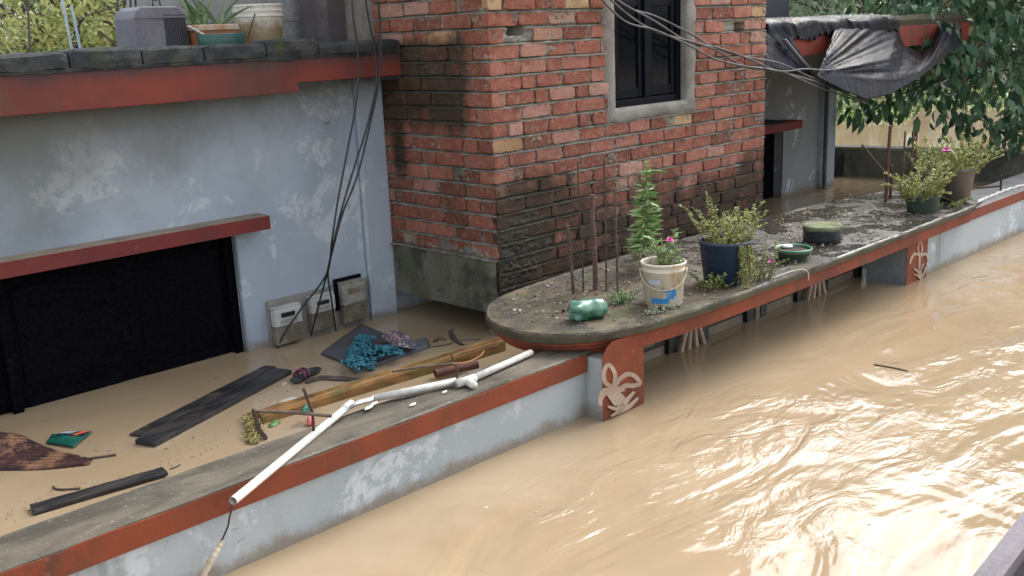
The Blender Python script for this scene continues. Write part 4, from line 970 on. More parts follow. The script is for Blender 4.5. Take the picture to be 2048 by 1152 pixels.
tag(MB().tube([P, (P[0], P[1], vt)], .008, 8).build('rebar', DKIRON), 'short dark upright bar on the right wall coping', 'rebar')
# metal hoop, rope, white tube
c = at_z(1732, 438, ZS+.008); rx = 27*mpp(c)
tag(MB().tube([(c[0]+rx*math.cos(a), c[1]+rx*1.1*math.sin(a), c[2]+.003*math.sin(3*a)) for a in np.linspace(0, 5.9, 40)], .0035, 6).build('wire_hoop', DKIRON), 'thin dark wire hoop lying on the wet slab', 'hoop')
pts = [at_z(x, y, z) for x, y, z in ((1954, 404, .40), (1965, 399, .37), (1985, 391, .368), (2010, 381, .368), (2040, 372, .368), (2090, 357, .368))]
P_ = cat(pts, 10); tag(MB().tube([p+np.array([0, .004*math.sin(i*1.3), .004*math.cos(i*1.3)]) for i, p in enumerate(P_)], .011, 7).build('rope', M('white_rope', (.62, .60, .56), .8, (.4, .38, .35), 60, bump=.5, bsc=80)), 'white rope lying along the outer edge of the right coping', 'rope')
pts = [at_z(1548, 556, ZS+.005), at_z(1565, 549, ZS+.008), at_y(1590, 541, 2.77), at_y(1608, 539, 2.745), at_y(1616, 545, 2.735), at_y(1617, 560, 2.735)]
tag(MB().tube(cat(pts, 8), .0028, 6).build('cord', M('pale_cord', (.55, .52, .45), .7)), 'thin pale cord looping over the front edge of the canopy', 'cord')
# plastic scrap by the rope
# litter on the slab: leaf scraps and grit, one countless mass
m = MB(); P = []; D = []; L = []; random.seed(77)
for i in range(2200):
    x = random.uniform(3.3, 7.3); y = random.uniform(2.85, 3.68)
    if x < 3.7 and (x-3.7)**2+(y-3.25)**2 > .17: continue
    if noise.noise(Vector((x*1.6, y*2.2, 3))) < -.12: continue
    P.append((x, y, ZS+.007+random.random()*.003)); a = random.uniform(0, 6.28); D.append((math.cos(a), math.sin(a), random.uniform(-.05, .25))); L.append(random.uniform(.006, .024))
m.leaves(P, D, np.array(L), .5, .2)
tag(m.build('leaf_litter', leafmat('litter', (.10, .075, .05), (.32, .28, .22), (.6, .58, .52), .6)), 'scattered leaf scraps and grit on the canopy slab', 'litter', None, 'stuff')
m = MB(); random.seed(78)
for i in range(700):
    x = random.uniform(3.25, 7.2); y = random.uniform(2.82, 3.7)
    if x < 3.7 and (x-3.7)**2+(y-3.25)**2 > .19: continue
    r_ = random.uniform(.0025, .0085); n_ = 6
    m.lathe([(r_*.8, 0), (r_, r_*.4), (r_*.6, r_), (.0001, r_*1.1)], (x, y, ZS), n_, cap0=False, wob=.5)
tag(m.build('gravel', M('pale_grit', (.26, .23, .19), .9, (.12, .10, .08), 60)), 'small grit and pebbles strewn on the canopy slab', 'gravel', None, 'stuff')

# ------------------------------------------------------------------ things on and behind the coping
ZC = .32
PVC = M('white_pvc_pipe', (.66, .64, .59), .28, (.54, .50, .43), 3, lo=.5, hi=.8, bump=.02, spec=.5)
def pipe(pts, r, nm, parent): return MB().tube(pts, r, 16).build(nm, PVC, parent, smooth=False)
pv = empty('pvc_pipe', at_z(700, 815, ZC), 'broken white plastic pipe lying along the wall coping', 'pipe')
zc = ZC+.019
a = at_y(466, 1001, 2.86); a[2] = max(a[2], .33)
a = at_z(466, 1002, ZC+.006); b = at_z(622, 873, zc+.005); c = at_z(697, 812, zc)
d0 = (c-a)/np.linalg.norm(c-a)
m = MB().tube([a, c], .0148, 20, cap=False); m.tube([c, a], .013, 20, cap=False); m.build('pipe_length', PVC, pv, smooth=True)
MB().tube([c-d0*.045, c+d0*.025], .0178, 20).build('socket', PVC, pv, smooth=True)
c2 = at_z(745, 797, zc-.004); d = at_z(912, 762, zc+.004); MB().tube([c2, d], .0148, 20).build('pipe_length', PVC, pv, smooth=True)
m = MB()   # split curved shards at the break
rows = [[at_z(x+dx, y+dy, ZC+.02+.012*math.sin(w)) for (dx, dy, w) in ((-2, 8, 0), (0, 4, .8), (1, 0, 1.6), (2, -4, 2.4))] for x, y in ((700, 810), (715, 803), (730, 799), (746, 796))]
m.sheet(rows, .002, (0, 0, 1)); m.build('split_shell', PVC, pv, smooth=True)
tee = at_z(932, 762, zc+.004); e = at_z(1062, 705, zc); t2 = at_z(949, 771, zc)
MB().tube([at_z(914, 767, zc+.004), at_z(950, 756, zc+.004)], .0185, 20).build('tee_fitting', PVC, pv, smooth=True)
MB().tube([tee, t2], .0165, 20).build('tee_branch', PVC, pv, smooth=True)
MB().tube([at_z(940, 759, zc+.003), e], .0148, 20).build('pipe_length', PVC, pv, smooth=True)
for i, (x, y, r_) in enumerate(((738, 815, .03), (747, 808, .022), (825, 810, .018), (889, 785, .014), (841, 782, .016), (946, 752, .02))):
    c = at_z(x, y, ZC+.006); ang = random.uniform(-.3, .5); u = np.array([math.cos(ang), math.sin(ang), 0]); v = np.array([-u[1], u[0], 0]); rows = []
    for s_ in np.linspace(-1, 1, 6):
        w = 1-abs(s_)**2*.8; rows.append([c+u*s_*r_+v*t*r_*.32*w+np.array([0, 0, .008*(1-t*t)]) for t in (-1, -.4, .4, 1)])
    tag(MB().sheet(rows, .002, (0, 0, 1)).build('pipe_shard', PVC if i != 5 else DKIRON, smooth=True), ['long white pipe shard under the broken joint', 'second white shard beside the split pipe', 'tiny white shard in the middle of the coping', 'white chip on the coping below the tee', 'white chip touching the straight pipe', 'dark broken strap beside the tee fitting'][i], 'pipe shard')
# wire and cream rope hanging below
pts = [at_y(466, 1008, 2.915), at_y(459, 1035, 2.905), at_y(455, 1055, 2.905), at_y(440, 1088, 2.90)]
tag(MB().tube(cat(pts, 6), .0035, 6).build('wire', DKIRON, smooth=True), 'dark wire hanging from the end of the white pipe', 'wire')
pts = [at_y(446, 1083, 2.89), at_y(432, 1105, 2.88), at_y(415, 1135, 2.87), at_y(398, 1175, 2.86)]; P_ = cat(pts, 8)
tag(MB().tube(P_, [.006+.005*math.sin(i/len(P_)*3)+.001*math.sin(i*2) for i in range(len(P_))], 9).build('cloth_strip', M('cream_cloth', (.55, .48, .36), .9, (.42, .35, .25), 30, bump=.6, bsc=60)), 'cream rag strip knotted to the hanging wire', 'rag')
# rebars rising from the coping
def cross(px, py, ytop, barA, barB, zb, lab1, lab2, r_=.006):
    P = at_z(px, py, ZC); h = ht(P, ytop)
    tag(MB().tube([P+[0, 0, -.01], P+[.004, 0, (h-ZC)*.5], (P[0]-.012*2, P[1]+.0, h)], r_, 8).build('rebar', RUST), lab1, 'rebar', 'rebars on the wall coping')
    A = at_y(barA[0], barA[1], P[1]+zb[0]); B_ = at_y(barB[0], barB[1], P[1]+zb[1])
    tag(MB().tube([A, (A+B_)/2+[0, 0, .004], B_], r_*1.15, 8).build('rebar', RU2), lab2, 'rebar', 'rebars on the wall coping')
cross(628, 876, 773, (507, 822), (663, 832), (.06, -.03), 'upright rebar spike beside the broken pipe joint', 'rust brown bar lying across the spike at the pipe joint')
cross(914, 768, 704, (785, 743), (907, 727), (.10, .01), 'upright rebar spike at the tee fitting', 'thin greenish bar crossing from the beam to the tee spike', .005)
pts = [at_y(905, 727, 3.02), at_y(935, 724, 3.05), at_y(960, 712, 3.1), at_y(968, 702, 3.12)]
tag(MB().tube(cat(pts, 6), .003, 6).build('wire', M('orange_wire', (.30, .12, .05), .7)), 'thin orange rusty wire curling right of the tee spike', 'wire')
# timber beam with bark
def mat_beam():
    t = NT('yellow_brown_timber'); g = t.noise(6, 5, .65, .5, stretch=(.7, 5, 3)); col = t.mix(t.ramp(g, .32, .68), (.12, .055, .018), (.36, .19, .06))
    col = t.mix(t.ramp(t.noise(7, 5, .7, off=(2, 2, 2)), .48, .62, 0, .8), col, (.17, .14, .035)); col = t.mix(t.ramp(t.noise(30, 5, .7, off=(5, 2, 2)), .60, .7, 0, .8), col, (.05, .03, .02))
    return t.done(col, .75, t.noise(30, 5, .7, stretch=(.5, 2.5, 2.5)), .8, .008)
TIM = mat_beam()
a = at_z(520, 840, .014); b = at_z(1005, 690, .03)
bm_ = MB(); d = (b-a)/np.linalg.norm(b-a); sd_ = np.array([-d[1], d[0], 0]); N = 60; rows = []
sec = [(-.026, -.03), (-.028, .02), (-.022, .034), (-.004, .036), (.002, .028), (.008, .046), (.024, .044), (.030, .02), (.028, -.03)]
for i in range(N+1):
    t = i/N; c = a+(b-a)*t; w = 1+.05*noise.noise(Vector((t*7, 0, 0)))
    rows.append([c+sd_*y*w+np.array([0, 0, z+.004*noise.noise(Vector((t*14, y*40, z*40)))+.002*noise.noise(Vector((t*60, y*40, 3)))]) for y, z in sec])
bm_.grid(rows); bm_.add(rows[0], [tuple(range(len(sec)))]); bm_.add(rows[-1], [tuple(range(len(sec)))[::-1]])
tag(bm_.build('timber_beam', TIM), 'long yellow brown timber beam floating beside the coping', 'beam')
# mossy debris at its end and rusty chain
clumpP = []; f = MB(); random.seed(55); np.random.seed(55)
P = []; D = []
for i in range(1500):
    t = random.random(); q = at_z(505+random.gauss(0, 9)*(1-.3*t), 833+55*t, .004); P.append(q+[0, 0, abs(random.gauss(0, .006))+.012*(1-t)]); D.append((random.gauss(0, 1), random.gauss(0, 1), random.uniform(-.2, .4)))
f.leaves(P, D, np.random.uniform(.006, .02, 1500), .4, .1)
tag(f.build('pond_weed', leafmat('pond_weed', (.20, .17, .05), (.42, .36, .15), (.5, .42, .22), .8)), 'yellow green weed matted at the left end of the beam', 'weed', None, 'stuff')
pts = [at_z(507, 822, .09), at_z(512, 835, .06), at_z(515, 852, .03), at_z(522, 865, .015), at_z(532, 876, .012)]
P_ = cat(pts, 8); m = MB()
for i in range(0, len(P_)-1, 2):
    p = P_[i]; m.tube([p+np.array([.010*math.cos(x), .006*math.sin(x)*(i % 4 > 0), .010*math.sin(x)]) for x in np.linspace(0, 6.28, 9)], .003, 5, cap=False)
m.tube(P_, .005, 6); tag(m.build('rusty_chain', RUST), 'rusty twisted wire coil dangling at the left end of the beam', 'wire coil')
# small floating litter
def disc(px, py, rx, ry, z, mt, label, nm, cat_, ang=.6, th=.004, dome=.01):
    c = at_z(px, py, z); k = mpp(c); u = np.array([math.cos(ang), math.sin(ang), 0]); v = np.array([-u[1], u[0], 0]); m = MB(); vs = []; n_ = 28
    for s_, hh in ((1, 0), (.95, th), (.7, th+dome*.6), (.3, th+dome)):
        for q in range(n_):
            t = 2*math.pi*q/n_; w = 1+.06*noise.noise(Vector((math.cos(t)*2, math.sin(t)*2, px))); vs.append(c+u*math.cos(t)*rx*s_*w+v*math.sin(t)*ry*s_*w+np.array([0, 0, hh]))
    m.add(vs, [(i*n_+q, i*n_+(q+1) % n_, (i+1)*n_+(q+1) % n_, (i+1)*n_+q) for i in range(3) for q in range(n_)]+[tuple(3*n_+q for q in range(n_)), tuple(range(n_-1, -1, -1))])
    return tag(m.build(nm, mt, smooth=True), label, cat_)
disc(580, 806, .075, .06, .0, M('white_lid', (.7, .7, .66), .4, (.5, .5, .45), 30), 'white plastic lid floating behind the timber beam', 'floating_lid', 'lid')
disc(549, 848, .05, .022, .0, M('green_leaf_flat', (.09, .22, .06), .4, (.13, .26, .09), 30), 'green leaf floating before the timber beam end', 'leaf', 'leaf')
disc(622, 845, .035, .02, .01, M('pink_scrap', (.75, .14, .12), .5, (.8, .3, .28), 40, lo=.5, hi=.6), 'crumpled pink red wrapper wedged between beam and coping', 'wrapper', 'wrapper', dome=.03)
disc(612, 823, .045, .02, .055, M('green_scrap', (.02, .11, .07), .4, (.07, .22, .15), 30), 'dark green plastic scrap caught on the beam by the spike', 'plastic_scrap', 'plastic scrap', dome=.03)
disc(568, 770, .028, .016, .0, M('beige_foam', (.52, .42, .32), .8, (.4, .33, .25), 20), 'beige foam lump floating beside the sandal', 'foam_lump', 'foam')
# sandal
c = at_z(612, 752, .01); u = at_z(638, 738, .01)-at_z(588, 765, .01); u = u/np.linalg.norm(u); v = np.array([-u[1], u[0], 0])
sn = empty('sandal', c, 'dark sandal with maroon straps floating by the black boards', 'sandal')
ol = [(-.11, .0), (-.10, .03), (-.06, .036), (-.01, .030), (.04, .036), (.09, .034), (.115, .015), (.12, -.005), (.10, -.028), (.05, -.035), (0, -.028), (-.06, -.033), (-.10, -.028)]
P_ = cat([(a_, b_, 0) for a_, b_ in ol], 4, True)
MB().prism([c+u*p[0]+v*p[1] for p in P_], (0, 0, .014)).build('sole', M('sandal_sole', (.02, .02, .025), .5, (.05, .045, .05), 20), sn, bevel=.002)
m = MB()
for q in (-.06, -.03): 
    m.tube([c+u*(q+.02*math.sin(t))+v*math.cos(t)*.036+np.array([0, 0, .012+.034*math.sin(t)]) for t in np.linspace(0, math.pi, 12)], .008, 6)
m.build('strap', M('maroon_strap', (.10, .02, .05), .6, (.22, .10, .13), 60, lo=.55, hi=.6), sn, smooth=True)
# black boards
def board(p, q, w, h, z, label, tilt=0, seg=14, grp=None):
    a = at_z(p[0], p[1], z); b = at_z(q[0], q[1], z+tilt); d = (b-a)/np.linalg.norm(b-a); sdv = np.array([-d[1], d[0], 0]); rows = []
    for i in range(seg+1):
        c = a+(b-a)*i/seg; j = .004*noise.noise(Vector((i*.9, z*50, w*70)))
        rows.append([c+sdv*(w/2+j)+[0, 0, -h/2], c+sdv*(w/2+j)+[0, 0, h/2], c+[0, 0, h/2+.0015], c-sdv*(w/2+j)+[0, 0, h/2], c-sdv*(w/2-j)+[0, 0, -h/2]])
    m = MB().grid(rows); m.add(rows[0], [(0, 1, 2, 3, 4)]); m.add(rows[-1], [(4, 3, 2, 1, 0)])
    return tag(m.build('wooden_board', WOODK, bevel=.002), label, 'board', 'black boards floating in the yard')
board((290, 887), (566, 742), .115, .024, .012, 'wide black board lying upper of the crossed pair, floating in the yard')
board((272, 872), (540, 735), .075, .018, .004, 'narrower black board sticking out beneath the wide one', tilt=-.004)
board((64, 1018), (330, 942), .075, .014, .014, 'black plank floating against the inner edge of the coping')
board((66, 1028), (330, 948), .03, .02, .004, 'thin dark lath under the plank by the coping')
# bark and small twigs
def bark(P, w, mt, label, nm='bark_strip', cat_='bark', hz=.012):
    P_ = cat(P, 8); n_ = len(P_); rows = []
    for i, p in enumerate(P_):
        t = P_[min(i+1, n_-1)]-P_[max(i-1, 0)]; t /= np.linalg.norm(t)+1e-9; s_ = np.array([-t[1], t[0], 0]); ww = w*math.sin(math.pi*(.06+.88*i/(n_-1)))**.6
        rows.append([p+s_*ww*a_+np.array([0, 0, hz*(1-a_*a_)+.002*noise.noise(Vector((i, a_*3, 0)))]) for a_ in (-1, -.5, 0, .5, 1)])
    return tag(MB().sheet(rows, .003, (0, 0, 1)).build(nm, mt, smooth=True), label, cat_)
BK = M('brown_bark', (.10, .075, .06), .8, (.055, .04, .035), 14, bump=.5)
bark([at_z(612, 766, .004), at_z(640, 756, .006), at_z(680, 757, .006), at_z(735, 762, .003)], .028, BK, 'curved brown bark strip floating between sandal and beam')
bark([at_z(900, 662, .004), at_z(908, 678, .004), at_z(925, 690, .003)], .018, BK, 'curled dead leaf floating near the brick tower base', 'dead_leaf', 'leaf')
bark([at_z(868, 684, .004), at_z(880, 676, .004), at_z(890, 680, .003)], .016, M('dry_leaf', (.20, .15, .09), .8, (.12, .09, .06), 20), 'pale dead leaf floating right of the grey mat', 'dead_leaf', 'leaf')
for P, r_, lb in (([(905, 658), (903, 672), (915, 684), (928, 690)], .004, 'thin dark twig tangled with the curled dead leaf'), ([(865, 693), (890, 690), (905, 686)], .003, 'fine twig floating right of the grey mat'), ([(106, 973), (118, 979), (160, 977)], .005, 'small brown forked twig floating beside the plank'),
                  ([(688, 774), (702, 780), (712, 788)], .004, 'short curved twig poking from under the beam'), ([(920, 680), (960, 679)], .002, 'straight hairlike twig near the canopy'), ([(0, 938), (80, 930), (232, 910)], .006, 'long thin grey stick floating beside the brown husk'), ([(340, 938), (354, 933), (360, 929)], .003, 'tiny twig at the inner edge of the coping')):
    tag(MB().tube(cat([at_z(x, y, .004) for x, y in P], 6), [r_]*(6*(len(P)-1)+1), 6).build('twig', BK), lb, 'twig')
# brown husk lump at the far left
def husk():
    e_ = empty('husk', at_z(40, 905, 0), 'heap of dark red brown plant husk at the left edge', 'husk'); m = MB(); random.seed(61)
    for k in range(11):
        y0 = 868+k*7; x1 = 70+k*12 if k < 8 else 150; P_ = [(-40, y0+random.uniform(-3, 3)), (10, y0+2), (x1*.6, y0+6-k*.5), (x1+30, 905+k*2.2)]
        pts = cat([at_z(x, min(y, 935), .006+.05*max(0, (1-abs(k-2)/7))*(1-i/3.2)) for i, (x, y) in enumerate(P_)], 8); n_ = len(pts); rows = []
        for i, p in enumerate(pts):
            t = pts[min(i+1, n_-1)]-pts[max(i-1, 0)]; t /= np.linalg.norm(t)+1e-9; s_ = np.array([-t[1], t[0], 0]); w = .026*(1-i/n_)+.004
            rows.append([p+s_*w*a_+np.array([0, 0, .012*(1-a_*a_)+.008*noise.noise(Vector((i*.5, a_*2, k*3)))]) for a_ in (-1, -.5, 0, .5, 1)])
        m.sheet(rows, .003, (0, 0, 1))
    m.build('sheath', M('husk_brown', (.065, .022, .02), .7, (.03, .015, .018), 10, c3=(.26, .13, .07), sc3=9, lo3=.48, hi3=.6, bump=1.0, bsc=45, bd=.012, stretch=(.4, 1, 1)), e_, smooth=True)
husk()
bark([at_z(30, 928, .004), at_z(70, 929, .005), at_z(150, 922, .003)], .012, M('grey_stick', (.30, .26, .22), .8, (.2, .17, .14), 20), 'pale split stick floating below the husk heap', 'split_stick', 'stick', .006)
# green packet
def packet():
    A, B_, C_, D_ = at_z(92, 884, .012), at_z(148, 893, .012), at_z(184, 862, .012), at_z(104, 868, .012); e_ = empty('snack_packet', (A+C_)/2, 'dark green printed packet floating beside the husk heap', 'packet')
    def q(u, v): return (A*(1-u)+B_*u)*(1-v)+(D_*(1-u)+C_*u)*v
    n_ = 14; rows = [[q(i/n_, j/n_)+np.array([0, 0, .018*math.sin(math.pi*i/n_)*math.sin(math.pi*j/n_)+.004*noise.noise(Vector((i*.6, j*.6, 1)))]) for i in range(n_+1)] for j in range(n_+1)]
    MB().sheet(rows, .004, (0, 0, 1)).build('packet', M('green_foil', (.008, .095, .07), .3, (.015, .14, .10), 12, bump=.3, bsc=20, bd=.01, spec=.6), e_, smooth=True)
    def patch(pts, mt, nm, lift=.0016):
        m = MB(); us = [p[0] for p in pts]; 
        P_ = [q(u, v)+np.array([0, 0, .018*math.sin(math.pi*u)*math.sin(math.pi*v)+lift+.002]) for u, v in pts]; m.prism(P_, (0, 0, .0012)); m.build(nm, mt, e_)
    patch([(.22, .45), (.6, .42), (1.0-.06, .62), (.96, .93), (.6, .95), (.3, .9)], M('print_blue', (.012, .015, .07), .4), 'print_panel', .001)
    patch([(.70, .45), (.80, .48), (.97, .90), (.82, .93)], M('print_red', (.70, .12, .05), .4), 'print_stripe', .004)
    for k, (u0, w) in enumerate(((.30, .05), (.38, .04), (.46, .07), (.58, .05))):
        patch([(u0, .52), (u0+w, .50), (u0+w+.07, .84), (u0+.07, .86)], M('print_white', (.55, .57, .66), .4, (.3, .3, .45), 60, lo=.5, hi=.6), 'print_letter', .005)
packet()
# grey mat with clothes
def mat_():
    e_ = empty('foam_mat', at_z(750, 700, 0), 'dark grey floating foam mat with a raised curled right edge', 'mat')
    A, B_, C_, D_ = (642, 710), (722, 742), (858, 692), (722, 655)
    n_ = 26; rows = []
    for j in range(n_+1):
        v = j/n_; row = []
        for i in range(n_+1):
            u = i/n_; p = (np.array(A)*(1-u)+np.array(B_)*u)*(1-v)+(np.array(D_)*(1-u)+np.array(C_)*u)*v
            z = .012+.014*noise.noise(Vector((u*2.2, v*2.2, 1)))+.03*max(0, u-.75)*4*.35*(1+math.sin(v*3+1))+.01*math.sin(u*6+v*2)
            row.append(at_z(p[0], p[1]-0, 0)+np.array([0, 0, z]))
        rows.append(row)
    MB().sheet(rows, .014, (0, 0, 1)).build('mat_sheet', M('grey_mat', (.085, .09, .11), .75, (.085, .07, .065), 2.5, c3=(.11, .12, .14), sc3=3, bump=.4, bsc=120, bd=.003), e_, smooth=True)
    rows = []
    for j in range(17):
        v = j/16; row = []
        for i in range(8):
            u = i/7; p = np.array([712, 748])*(1-v)+np.array([862, 695])*v+np.array([-14, -12])*u
            row.append(at_z(p[0], p[1], 0)+np.array([0, 0, .006+.035*math.sin(u*math.pi*.8)*(.3+.7*v)]))
        rows.append(row)
    MB().sheet(rows, .008, (0, 0, 1)).build('curled_edge', M('grey_mat_edge', (.13, .14, .155), .7, (.08, .085, .09), 8, bump=.3), e_, smooth=True)
mat_()
def cloth(nm, poly_c, z0, amp, mt, label, n1=70, n2=54, fr_=9, seed=0, cat_='cloth'):
    """rumpled cloth over a px quad-strip (left curve, right curve)"""
    L_, R_ = poly_c; rows = []
    for j in range(n1):
        v = j/(n1-1); a = lerpc(L_, v); b = lerpc(R_, v); row = []
        for i in range(n2):
            u = i/(n2-1); p = a+(b-a)*u; P = at_z(p[0], p[1], z0)
            e = min(1, 5*u, 5*(1-u), 5*v+.1, 5*(1-v)+.1)
            f = (1-abs(noise.noise(Vector(((P[0]+P[1])*fr_*1.6, (P[0]-P[1])*fr_*4, seed))))*2.4)*amp*.8+(1-2*abs(noise.noise(Vector((P[0]*fr_*9, P[1]*fr_*5, seed+2)))))*amp*.45
            row.append(P+np.array([.01*noise.noise(Vector((P[0]*30, P[1]*30, seed))), .01*noise.noise(Vector((P[0]*30, P[1]*30, seed+5))), f*e+.012*e]))
        rows.append(row)
    return tag(MB().sheet(rows, .003, (0, 0, 1)).build(nm, mt, smooth=True), label, cat_)
TEAL = M('teal_cloth', (.035, .17, .23), .85, (.06, .26, .32), 20, c3=(.02, .09, .13), sc3=14, bump=.4, bsc=100)
te = empty('teal_cloth', at_z(722, 700, .03), 'tangled frayed teal cloth lying across the grey floating mat', 'cloth')
def sub(o):
    for k in ('label', 'category'): del o[k]
    o.parent = te; o.location = (WL[o]-WL[te]).tolist()
sub(cloth('fabric', ([(722, 672), (702, 690), (694, 705), (690, 726)], [(736, 674), (742, 690), (748, 705), (738, 732)]), .022, .03, TEAL, 'x', seed=1))
sub(cloth('fabric', ([(740, 698), (742, 708)], [(798, 698), (798, 707)]), .03, .022, TEAL, 'x', 10, 30, seed=4))
sub(cloth('fabric', ([(715, 722), (735, 740)], [(735, 716), (750, 738)]), .012, .025, TEAL, 'x', 14, 10, seed=6))
random.seed(66); m = MB()
for k in range(120):
    x = random.gauss(718, 13); y = random.uniform(672, 734); x = x+(y-700)*-.22
    if k > 95: x = random.uniform(740, 800); y = random.gauss(703, 3)
    ang = random.uniform(-.5, .9); P = []; L_ = random.uniform(8, 22)
    for i in range(6):
        ang += random.gauss(0, .5); x += L_/6*math.cos(ang); y += L_/6*math.sin(ang)*.5; P.append(at_z(x, y, .055+random.uniform(0, .022)*(math.sin(i*.6))))
    m.tube(cat(P, 3), [.0035+.0035*abs(math.sin(q*.7+k)) for q in range(16)], 5)
m.build('frayed_strands', TEAL, te, smooth=True)
cloth('patterned_cloth', ([(762, 672), (775, 682), (788, 694)], [(806, 676), (825, 684), (838, 700)]), .045, .035, M('flowered_cloth', (.13, .12, .15), .85, (.42, .20, .18), 22, lo=.5, hi=.58, c3=(.5, .46, .42), sc3=30, lo3=.56, hi3=.62, bump=.4), 'pink and white patterned cloth crumpled on the right half of the mat', seed=9)
# clay pipe
a = at_z(870, 747, .03); b = at_z(955, 729, .035); m = MB().tube([a, b], .022, 16, cap=False); m.tube([b, a], .017, 16, cap=False)
tag(m.build('clay_pipe', M('red_clay', (.19, .08, .055), .7, (.12, .06, .045), 14, bump=.2), smooth=True), 'short red brown pipe floating behind the tee fitting', 'pipe')

# ------------------------------------------------------------------ on the roof of the left house
ZR = 1.70
def at_roof(x, Y): p = at_y(x, 85, Y); return np.array([p[0], Y, ZR])
RB = M('roof_rebar', (.10, .095, .10), .8, (.06, .055, .06), 30)
random.seed(8)
for i, (x, Y, yt, r_, lb) in enumerate(((52, 6.2, -60, .006, 'faint thin rebar at the far left of the roof'), (232, 5.6, -80, .006, 'left bar of the roof rebar group behind the curb'), (245, 5.7, -80, .006, 'second bar of the roof rebar group behind the curb'), (258, 5.65, -80, .007, 'third bar of the roof rebar group behind the curb'), (268, 5.75, -80, .007, 'bar of the roof rebar group standing nearest the crate'), (288, 6.0, -80, .006, 'roof rebar rising just behind the crate'))):
    P = at_roof(x+3, Y); T = at_y(x-2, yt, Y); tag(MB().tube([P, (P+T)/2+[.004, 0, 0], T], r_, 6).build('rebar', RB), lb, 'rebar', 'rebars on the left roof')
T = at_y(170, 32, 6.0); Q = at_y(250, 8, 6.0); tag(MB().tube([T, Q], .004, 5).build('rebar', RB), 'thin slanting bar in front of the green trees on the left', 'rebar')
PB = M('pale_blue_pipe', (.45, .60, .66), .4, (.6, .68, .68), 20)
for (x0, x1, y0, lb) in ((122, 143, -10, 'left of two pale blue pipes leaning above the roof curb'), (143, 160, 12, 'right of two pale blue pipes leaning above the roof curb')):
    P = at_roof(x1, 6.0); T = at_y(x0, y0, 6.0); tag(MB().tube([P, T], .0085, 8).build('pipe', PB), lb, 'pipe', 'pale blue pipes on the left roof')
# plastic crate with ribs and handle
def crate():
    Y = 5.35; a, b = at_y(275, 88, Y), at_y(380, 88, Y); x0, x1 = a[0], b[0]; zt = at_y(330, 12, Y)[2]; d = .26
    e_ = empty('plastic_crate', ((x0+x1)/2, Y+.13, ZR), 'upturned grey purple plastic crate with ribbed side on the roof', 'crate')
    CR = M('grey_purple_plastic', (.15, .14, .17), .45, (.20, .19, .22), 5, bump=.1); xm = x0+(x1-x0)*.56
    rows = []
    P_ = [(x0, ZR), (x0-.0, ZR+.06), (x0+.004, zt-.06), (x0+.018, zt-.02), (x0+.05, zt)]+[(x1-.05, zt-.002), (x1-.018, zt-.03), (x1-.006, zt-.07), (x1, ZR+.06), (x1+.004, ZR)]
    m = MB().prism([(x, Y, z) for x, z in P_], (0, d, 0)); m.build('shell', CR, e_, bevel=.008, seg=3)
    m = MB()
    for k in range(9): xx = xm+(x1-.02-xm)*k/8; m.box((xx, Y-.008, ZR+.02), (xx+.006, Y-.0003, zt-.05))
    m.build('ribs', M('dark_crate_rib', (.05, .045, .06), .5), e_)
    MB().box((xm-.003, Y-.003, ZR+.02), (x1-.012, Y-.0002, zt-.045)).build('grille_back', M('dark_crate_gap', (.07, .065, .085), .6), e_)
    MB().box((x0-.004, Y-.010, zt-.062), (x1+.002, Y-.0085, zt-.052)).build('rim_line', CR, e_)
    c = at_y(322, 14, Y); MB().tube([(c[0]-.02, Y+.05, zt-.002), (c[0]-.02, Y+.05, zt+.03), (c[0]+.02, Y+.05, zt+.035), (c[0]+.022, Y+.05, zt-.002)], .005, 8).build('handle', M('dark_handle', (.05, .05, .06), .4), e_, smooth=True)
crate()
def planter():
    Y = 5.3; a, b = at_y(386, 50, Y), at_y(472, 48, Y); x0, x1 = a[0], b[0]; zt = a[2]; e_ = empty('potted_plant', ((x0+x1)/2, Y+.08, ZR), 'small orange planter with spiky aloe leaves on the roof', 'potted plant')
    OR = M('terracotta_orange', (.42, .14, .06), .6, (.36, .17, .10), 10, bump=.1)
    MB().prism([(x0+.02, Y, ZR), (x1-.02, Y, ZR), (x1-.003, Y-.01, zt-.03), (x0+.003, Y-.01, zt-.03)], (0, .17, 0)).build('planter', OR, e_, bevel=.005)
    MB().box((x0-.008, Y-.02, zt-.032), (x1+.008, Y+.18, zt)).build('planter_rim', M('cream_rim', (.55, .42, .32), .6, (.45, .25, .15), 12), e_, bevel=.005)
    f = MB(); random.seed(4)
    for k in range(15):
        bx = x0+.03+random.random()*(x1-x0-.06); a0 = random.uniform(-1, 1)*1.0; l = random.uniform(.13, .26); rows = []
        for i in range(9):
            t = i/8; c = np.array([bx+math.sin(a0)*l*t+.03*t*t*math.copysign(1, a0), Y+.08+.05*math.sin(k*2.1)*t-.03*t, zt-.01+math.cos(a0)*l*t-.06*abs(a0)*t*t]); w = .012*(1-t)**.7+.001
            s_ = np.array([math.cos(a0), 0, -math.sin(a0)]); rows.append([c-s_*w, c+[0, .004, -.004*0], c+s_*w])
        f.grid(rows, tint=random.random())
    f.build('aloe_leaves', leafmat('aloe_leaf', (.09, .16, .07), (.22, .32, .17)), e_, smooth=True)
    st = M('white_stick', (.6, .58, .55), .6)
    p, q = at_y(376, 52, Y-.03), at_y(412, 72, Y-.03); tag(MB().tube([p, q], .007, 8).build('stick', st), 'pale stick leaning on the orange planter', 'stick')
planter()
Y = 5.22; c = at_y(452, 80, Y); k = mpp(c); c = np.array([c[0], Y+.05, ZR]); zt = at_y(452, 68, Y)[2]-ZR
dh = MB().lathe([(46*k, 0), (50*k, zt*.5), (53*k, zt), (50*k, zt+.004), (46*k, zt-.01)], c, 40, cap1=True).build('plant_saucer', M('teal_plastic', (.035, .11, .09), .4, (.05, .14, .12), 10), smooth=True)
